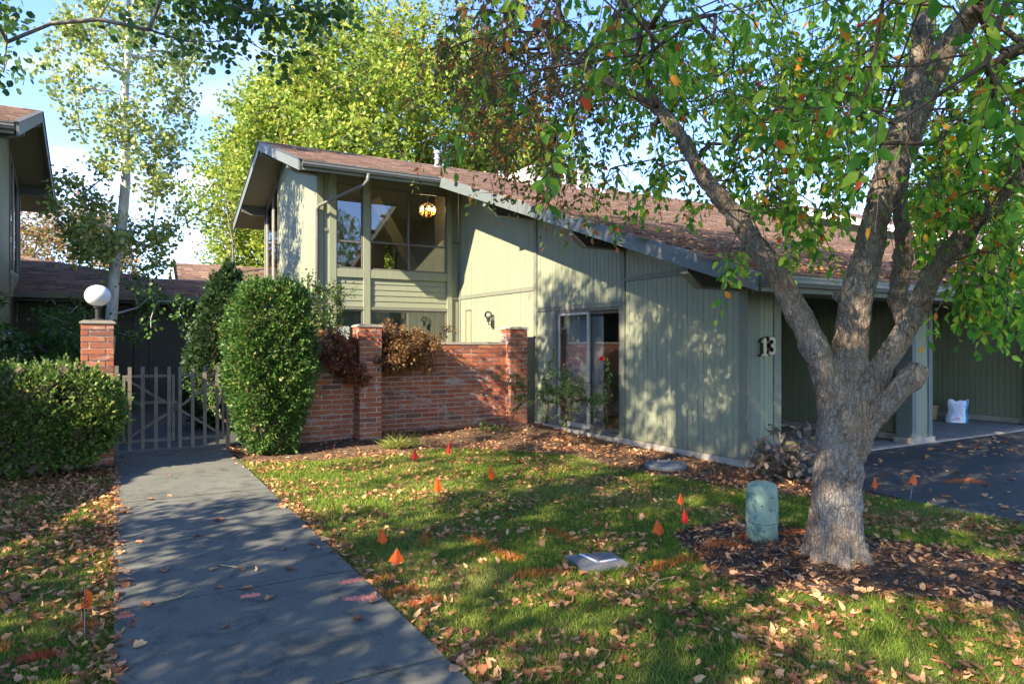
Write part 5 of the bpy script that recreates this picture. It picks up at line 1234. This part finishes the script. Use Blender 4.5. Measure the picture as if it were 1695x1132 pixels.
# rhododendrons at the left
bushy('rhododendron', 'leafy rhododendron cut by the left picture edge beside the left house', 'shrub', (-1.75, 12.2), blob(5,575,11.6,22,22,60,.3)+blob(0,600,10.9,20,12,20,.2), 'rhodo_leaf', 14, (.10, .16), LEAF_OVAL, .07)
bushy('rhododendron', 'dark rhododendron in the courtyard between the left house and the lamp pillar', 'shrub', (-.9, 13.2), blob(95,580,12.6,28,20,80,.4), 'shade_leaf', 14, (.10, .15), LEAF_OVAL, .08)
bushy('hosta', 'bright green broad-leaved plant behind the gate at the hedge', 'plant', (.0, 11.8), blob(206,690,11.6,6,22,16,.15), 'hosta', 7, (.12, .2), LEAF_OVAL, .06)
bushy('groundcover_shrub', 'low green shrub behind the right leaf of the gate', 'shrub', (1.75, 12.8), blob(345,660,12.3,20,20,60,.3), 'rose_leaf', 16, (.04, .07), LEAF_OVAL, .08)
# bronze variegated shrub by the trunk
bushy('bronze_shrub', 'low bronze and purple leaved shrub between the green pedestal and the house corner', 'shrub', (6.1, 5.1), [p for p in blob(1290,770,7.9,26,24,70,.2)+[at(1275,715,7.9), at(1330,708,7.9), at(1340,715,8.0), at(1262,735,7.9), at(1300,725,8)] if p[2] > .05], 'bronze_leaf', 9, (.075, .13), LEAF_OVAL, .07)
# rose bushes by the sliding door
def rose(label, base, cl, n_per, fl=None, lf=(.04, .07)):
    th = bushy('rose_bush', label, 'rose bush', base, cl, 'rose_leaf', n_per, lf, LEAF_OVAL, .055, rmin=.004, droop=-.05, group='rose bushes in the bed by the house')
    if fl is not None:
        P = np.array(fl)[None]+rng.normal(size=(26, 3))*.012; D = norm(rdir(26)+np.array((0, 0, .8))); obj('bloom', leaf_mesh(P, D, rdir(26), rng.uniform(.03, .045, 26), LEAF_ROUND), M['rose_petal'], th)
rose('widest leafy rose bush with bare lower stems left of the sliding door', (6.35, 9.9), blob(925,640,11.4,22,18,55,.2)+blob(903,650,11.4,6,10,8,.1)+[at(917,590,11.4), at(915,575,11.4), at(905,690,11.4), at(912,600,11.4)], 15)
rose('rose bush with lit yellow-green leaves in front of the door glass', (6.4, 9.45), blob(965,660,11.0,20,14,34,.15)+[at(945,690,11), at(935,705,11), at(955,640,11)], 15)
rose('tall thin rose with one red bloom in front of the right door pane', (6.72, 8.62), blob(1004,665,10.6,6,12,8,.1)+[at(1004,600,10.6), at(1010,620,10.6), at(1000,640,10.6), at(1008,612,10.6)], 9, at(996,595,10.6))
rose('lanky rose arching in front of the brick pillar at the wall end', (6.08, 10.55), blob(850,630,11.7,14,7,14,.1)+blob(860,645,11.7,6,12,7,.1)+[at(848,680,11.8)], 14)
bushy('weed_clump', 'small grey-green sprouting plant low against the brick wall', 'plant', (5.75, 10.6), blob(812,712,12.1,16,5,26,.1), 'rose_leaf', 10, (.04, .07), LEAF_OVAL, .05)
# grassy tuft by the wall
cl = thing('grass_tuft', (3.69, 9.75, 0), 'arching clump of coarse grass at the foot of the brick wall', 'plant'); n = 330
c = np.array((3.69, 9.75, .03)); D0 = norm(rdir(n)*np.array((1.3, 1.3, .2))+np.array((0, 0, .5))); P = c+rng.normal(size=(n, 3))*np.array((.09, .05, 0)); obj('foliage', leaf_mesh(P, D0, rdir(n), rng.uniform(.14, .36, n), LEAF_SPIKE, np.full(n, .3)), M['grass'], cl, kind='stuff')

# ---------------------------------------------------------------- grass, leaf litter, mulch
def inside_lawn(x, y):
    ok = ((x < .012+.02*np.sin(y*9)) | (x > 1.432+.02*np.sin(y*11))) & (x < 6.84+.25*np.clip(1.5-y, 0, 3)*.3) & (y < 9.75)
    j = .05*wob(x*3, y*3)
    for p in (BED, TREEBED, LBED): ok &= ~inpoly(x+j, y+j, p)
    return ok & (np.hypot(x-4.41, y-3.71) > .13)
def scatter(n, x0, x1, y0, y1): return rng.uniform(x0, x1, n), rng.uniform(y0, y1, n)
xs, ys_ = [], []
for n, box in ((420000, (-3.2, 7.2, 1.6, 5.2)), (230000, (-4.5, 7.2, 5.2, 9.9)), (30000, (-6, 7.2, -2.5, 1.6))):
    x, y = scatter(n, *box); d = x*.5+y*.866; l = x*.866-y*.5; ok = inside_lawn(x, y) & ((np.abs(l) < d*.80+.6) | (y < 1.7)); xs.append(x[ok]); ys_.append(y[ok])
x = np.concatenate(xs); y = np.concatenate(ys_); z = gz(x, y); n = len(x)
cl_ = wob(x*2.3, y*2.1)+.5*wob(x*7+3, y*6)
S = rng.uniform(.028, .055, n)*(1+.25*cl_); D = norm(np.stack([rng.normal(size=n)*.55, rng.normal(size=n)*.55, np.ones(n)], 1)); P = np.stack([x, y, z-.006], 1)
BL = (np.array([(-.05,0,0),(.05,0,0),(0,1,-.12)], float)*np.array((1.0, 1, 1)), np.array([(0,1,2)]))
far = (x*.5+y*.866) > 6
obj('grass', leaf_mesh(P, D, rdir(n), S, BL, np.where(far, 2.0, 1.15)), M['grass'], None, kind='stuff')
# edge of the lawn hanging over the walk and the drive
def litter(n, f, size, mat, name, zlift=.02, tmpl=LEAF_DRY, flat=.35, parent=None):
    x, y = f(n); k = len(x); tilt = rng.uniform(.3, 1.9, k); z = gz(x, y); z = np.where((x > 0) & (x < 1.44), .034, z); z = np.where(x > 6.9, .026, z)
    on = ((x > 0) & (x < 1.44)) | (x > 6.9); lift = np.where(on, .004, rng.uniform(.3, 1.3, k)*zlift*.7)
    a = rng.uniform(0, 2*math.pi, k); D = norm(np.stack([np.cos(a), np.sin(a), rng.normal(size=k)*flat*tilt*np.where(on, .25, 1)], 1)); Nn = np.stack([rng.normal(size=k)*flat*tilt, rng.normal(size=k)*flat*tilt, np.where(rng.random(k) < .8, 1., -1.)], 1)
    fl = Nn[:, 2] < 0; S = rng.uniform(*size, k); Z = z+lift+np.where(fl, S*.25, 0)
    return np.stack([x, y, Z], 1), D, Nn, S, rng.uniform(.75, 1.25, k)
def dens(n, x0, x1, y0, y1, fn):
    x, y = scatter(n, x0, x1, y0, y1); k = rng.random(n) < fn(x, y); return x[k], y[k]
def f_right(x, y):
    base = .30+.65*np.clip((4.8-y)/3, 0, 1)+.25*np.clip((x-4.5)/2, 0, 1)*(y < 6)
    base *= .55+.9*np.clip(wob(x*1.9+4, y*2.3), -.6, 1)
    base = np.maximum(base, .9*(np.abs(x-1.50) < .07)*(y < 8)); inb = inpoly(x, y, TREEBED); return np.where(inb, .22, base)*((x > 1.44) & (x < 6.9) & (y < 9.7))
def f_left(x, y):
    base = .38+.55*np.clip((y-5.6)/3, 0, 1)+.3*np.clip(wob(x*2.1, y*1.9), -1, 1); base = np.maximum(base, 1.*(np.abs(x+.03) < .09)); return base*(x < .03)*(y < 9.9)
Ls = []
for n, fn, box, size in ((56000, f_right, (1.3, 7.0, 1.2, 9.7), (.024, .062)), (38000, f_left, (-4.5, .05, 1.5, 9.9), (.026, .066))):
    Ls.append(litter(n, lambda m, fn=fn, box=box: dens(m, *box, fn), size, None, None))
bedf = lambda x, y: (inpoly(x, y, BED) | inpoly(x, y, LBED))*(.5+.5*(x < 2)+.2*(y > 10))
Ls.append(litter(5200, lambda m: dens(m, -4.5, 6.95, 4.2, 11.2, bedf), (.04, .075), None, None))
drv = lambda x, y: np.clip(.16+.55*(x-10.3 > 0)*(x < 12.5)*np.exp(-((y-5.3)/.5)**2)+.25*(x < 7.6), 0, 1)*((y < 6.0) & (x > 6.95))
Ls.append(litter(1500, lambda m: dens(m, 6.95, 14, 2.6, 6.0, drv), (.04, .08), None, None))
path = lambda x, y: .5*np.exp(-((x-.03)/.07)**2)+.35*np.exp(-((x-1.41)/.06)**2)+.012
Ls.append(litter(1300, lambda m: dens(m, .0, 1.44, 1.5, 11.3, path), (.035, .075), None, None))
cou = lambda x, y: np.full(len(x), .5)
a = [np.concatenate([L[i] for L in Ls]) for i in range(5)]
pick = rng.random(len(a[0])) < .42
V1, F1 = leaf_mesh(*[q[~pick] for q in a[:4]], LEAF_DRY, a[4][~pick]); V2, F2 = leaf_mesh(*[q[pick] for q in a[:4]], LEAF_CURL, a[4][pick])
obj('leaf_litter', (np.concatenate([V1, V2]), np.concatenate([F1, F2+len(V1)])), M['dry_leaf'], None, kind='stuff')
# single fallen leaves lying on the walk: the ones one can point at
me_ = mesh_from('fallen_leaf', LEAF_DRY[0].copy(), LEAF_DRY[1], M['dry_leaf'])
for (u, v), lab in zip(((348,953),(272,950),(420,982),(450,996),(367,982),(586,1034),(612,1008),(254,832),(280,793),(366,868),(472,950),(222,905),(330,893),(246,1014),(402,953)),
    ('dry leaf on the walkway touching the left end of the long curved twig', 'dry leaf on the walkway between the lawn edge and the long curved twig', 'dry leaf on the walkway just above the pink paint dash in mid path', 'dry leaf on the walkway to the right of the mid path pink dash', 'dry leaf on the walkway between the forked twig and the pink dash',
     'dry leaf near the right walkway edge, lowest one below the pink stripes', 'dry leaf lying at the right walkway edge beside the lower pink stripe', 'dry leaf on the first slab before the gate, nearer of two in the shade', 'dry leaf on the first slab closest to the gate pickets', 'dry leaf on the walkway in front of the arborvitae, towards the right edge',
     'dry leaf near the right walkway edge level with the curved twig', 'dry leaf near the left walkway edge just before the third joint from the gate', 'dry leaf in the middle of the walkway by the third joint from the gate', 'dry leaf on the walkway beside the joint where the forked twig lies', 'dry leaf touching the middle of the long curved twig on the walkway')):
    x, y = gnd(u, v); s = random.uniform(.05, .08)
    o = bpy.data.objects.new('fallen_leaf', me_); COL.objects.link(o); o.location = (x, y, .037); o.scale = (s, s*1.15, s); o.rotation_euler = (random.uniform(-.1, .1), random.uniform(-.1, .1), random.uniform(0, 6.28))
    tag(o, lab, 'leaf', 'single leaves on the walkway')
# mulch chips and needles
x, y = dens(26000, -4.5, 6.95, 4.2, 11.2, lambda x, y: (inpoly(x, y, BED) | inpoly(x, y, LBED))*1.); x2, y2 = dens(9000, 3.4, 6.1, 1.1, 4.5, lambda x, y: inpoly(x, y, TREEBED)*1.)
x = np.concatenate([x, x2]); y = np.concatenate([y, y2]); n = len(x); a_ = rng.uniform(0, 6.28, n)
CHIP = (np.array([(-.14,0,0),(.14,.1,.04),(.1,1,0),(-.12,.9,.06)], float), np.array([(0,1,2),(0,2,3)]))
obj('mulch_chips', leaf_mesh(np.stack([x, y, gz(x, y)+rng.uniform(.008, .025, n)], 1), np.stack([np.cos(a_), np.sin(a_), rng.normal(size=n)*.3], 1), np.stack([rng.normal(size=n)*.4, rng.normal(size=n)*.4, np.ones(n)], 1), rng.uniform(.015, .06, n), CHIP, rng.uniform(.3, 1.2, n)), M['chip'], None, kind='stuff')
# twigs on the walk and in the grass
for k, (pts, lab) in enumerate((([(275,1005),(300,998),(325,985)], 'short forked twig lying across the walkway joint'), ([(365,945),(400,950),(436,938)], 'thin curved twig with leaves in the middle of the walkway'), ([(1070,992),(1090,975),(1118,968)], 'pale bare stick lying in the grass beside the ground box'), ([(205,955),(215,962),(222,958)], 'tiny twig on the left side of the walkway'))):
    th = thing('twig', (*gnd(*pts[1]), 0), lab, 'twig'); b = MB(); P_ = [(*gnd(*p), .045 if k != 2 else .06) for p in pts]; b.tube(P_, [.004, .003, .0015], 5)
    q = Vector(P_[1]); b.tube([q, q+Vector((.05, .06, .012))], [.002, .001], 4); b.tube([q, q+Vector((-.05, .05, .01))], [.002, .001], 4); obj('stick', b, M['tan'], th)
# spray paint
def spray(pts, w, mat, name, n=900, tall=True, z0=None):
    if tall:
        n = int(n*.42); w *= 1.3; f = rng.uniform(0, 1, n)*(len(pts)-1); i = np.minimum(f.astype(int), len(pts)-2); fr = (f-i)[:, None]; Q = np.array([gnd(*p) for p in pts]); q = Q[i]*(1-fr)+Q[i+1]*fr+rng.normal(size=(n, 2))*w
        P = np.stack([q[:, 0], q[:, 1], gz(q[:, 0], q[:, 1])+.002], 1); D = norm(np.stack([rng.normal(size=n)*.5, rng.normal(size=n)*.5, np.ones(n)], 1))
        o = obj(name, leaf_mesh(P, D, rdir(n), rng.uniform(.025, .052, n), BL, np.full(n, 1.5)), M[mat], None, kind='stuff')
    else:
        b = MB()
        Q = [np.array(gnd(*p)) for p in pts]
        for _ in range(n):
            f = random.uniform(0, len(Q)-1); i = min(int(f), len(Q)-2); q = Q[i]*(1-(f-i))+Q[i+1]*(f-i)+rng.normal(size=2)*w; r = random.uniform(.002, .007)
            k = random.randint(4, 6); zz = (z0 or .0348)+random.uniform(0, .0012); m = len(b.v)
            b.v += [(q[0]+r*math.cos(6.283*j/k)*random.uniform(.7, 1.2), q[1]+r*math.sin(6.283*j/k)*random.uniform(.7, 1.2), zz) for j in range(k)]; b.f.append(tuple(range(m, m+k)))
        o = obj(name, b, M[mat], None, kind='stuff')
    return o
for pts, w, mt, n in (([(770,888),(820,915),(860,930)], .03, 'spray_orange', 700), ([(560,985),(600,965),(645,955)], .025, 'spray_orange', 420), ([(860,955),(935,946)], .03, 'spray_orange', 900), ([(1040,955),(1100,938),(1165,925)], .03, 'spray_orange', 900), ([(712,880),(700,905)], .03, 'spray_orange', 260), ([(640,985),(690,975)], .022, 'spray_orange', 500), ([(668,1005),(735,992)], .016, 'spray_red', 700), ([(905,880),(950,898)], .025, 'spray_red', 450), ([(1165,915),(1210,905),(1240,893)], .03, 'spray_orange', 800), ([(1290,892),(1330,885)], .03, 'spray_orange', 600), ([(120,1042),(160,1036)], .025, 'spray_orange', 300), ([(30,1095),(100,1085)], .02, 'spray_red', 400), ([(0,1080),(8,1070)], .02, 'spray_orange', 120), ([(123,905),(124,885)], .02, 'spray_orange', 150), ([(1180,905),(1225,915)], .03, 'spray_orange', 500)):
    spray(pts, w, mt, 'spray_paint', n)
for pts, w, n, z0 in (([(570,972),(596,966)], .016, 260, None), ([(575,1001),(620,996)], .018, 260, None), ([(402,996),(425,993)], .014, 160, None), ([(200,1030),(215,1028)], .014, 90, None)): spray(pts, w, 'spray_pink', 'spray_paint', n*3, False, z0)
spray([(1570,801),(1605,797),(1615,801)], .055, 'spray_orange', 'spray_paint', 2600, False, .0262)
# dry leaves and needles gathered on the lower roof
def roofl(n):
    x = rng.uniform(5.98, 12, n); y = 5.1+rng.exponential(1.1, n); k = y < 9; x, y = x[k], y[k]; d = np.exp(-(x-6)/6)>rng.random(len(x)); return x[d], y[d]
x, y = roofl(2600); n = len(x); z = np.array([top(v) for v in y])+.022; a_ = rng.uniform(0, 6.28, n)
obj('roof_litter', leaf_mesh(np.stack([x, y, z], 1), np.stack([np.cos(a_), np.sin(a_), .3*np.sin(a_)], 1), np.stack([rng.normal(size=n)*.3, rng.normal(size=n)*.3-.3, np.ones(n)], 1), rng.uniform(.03, .07, n), LEAF_DRY), M['dry_leaf'], None, kind='stuff')
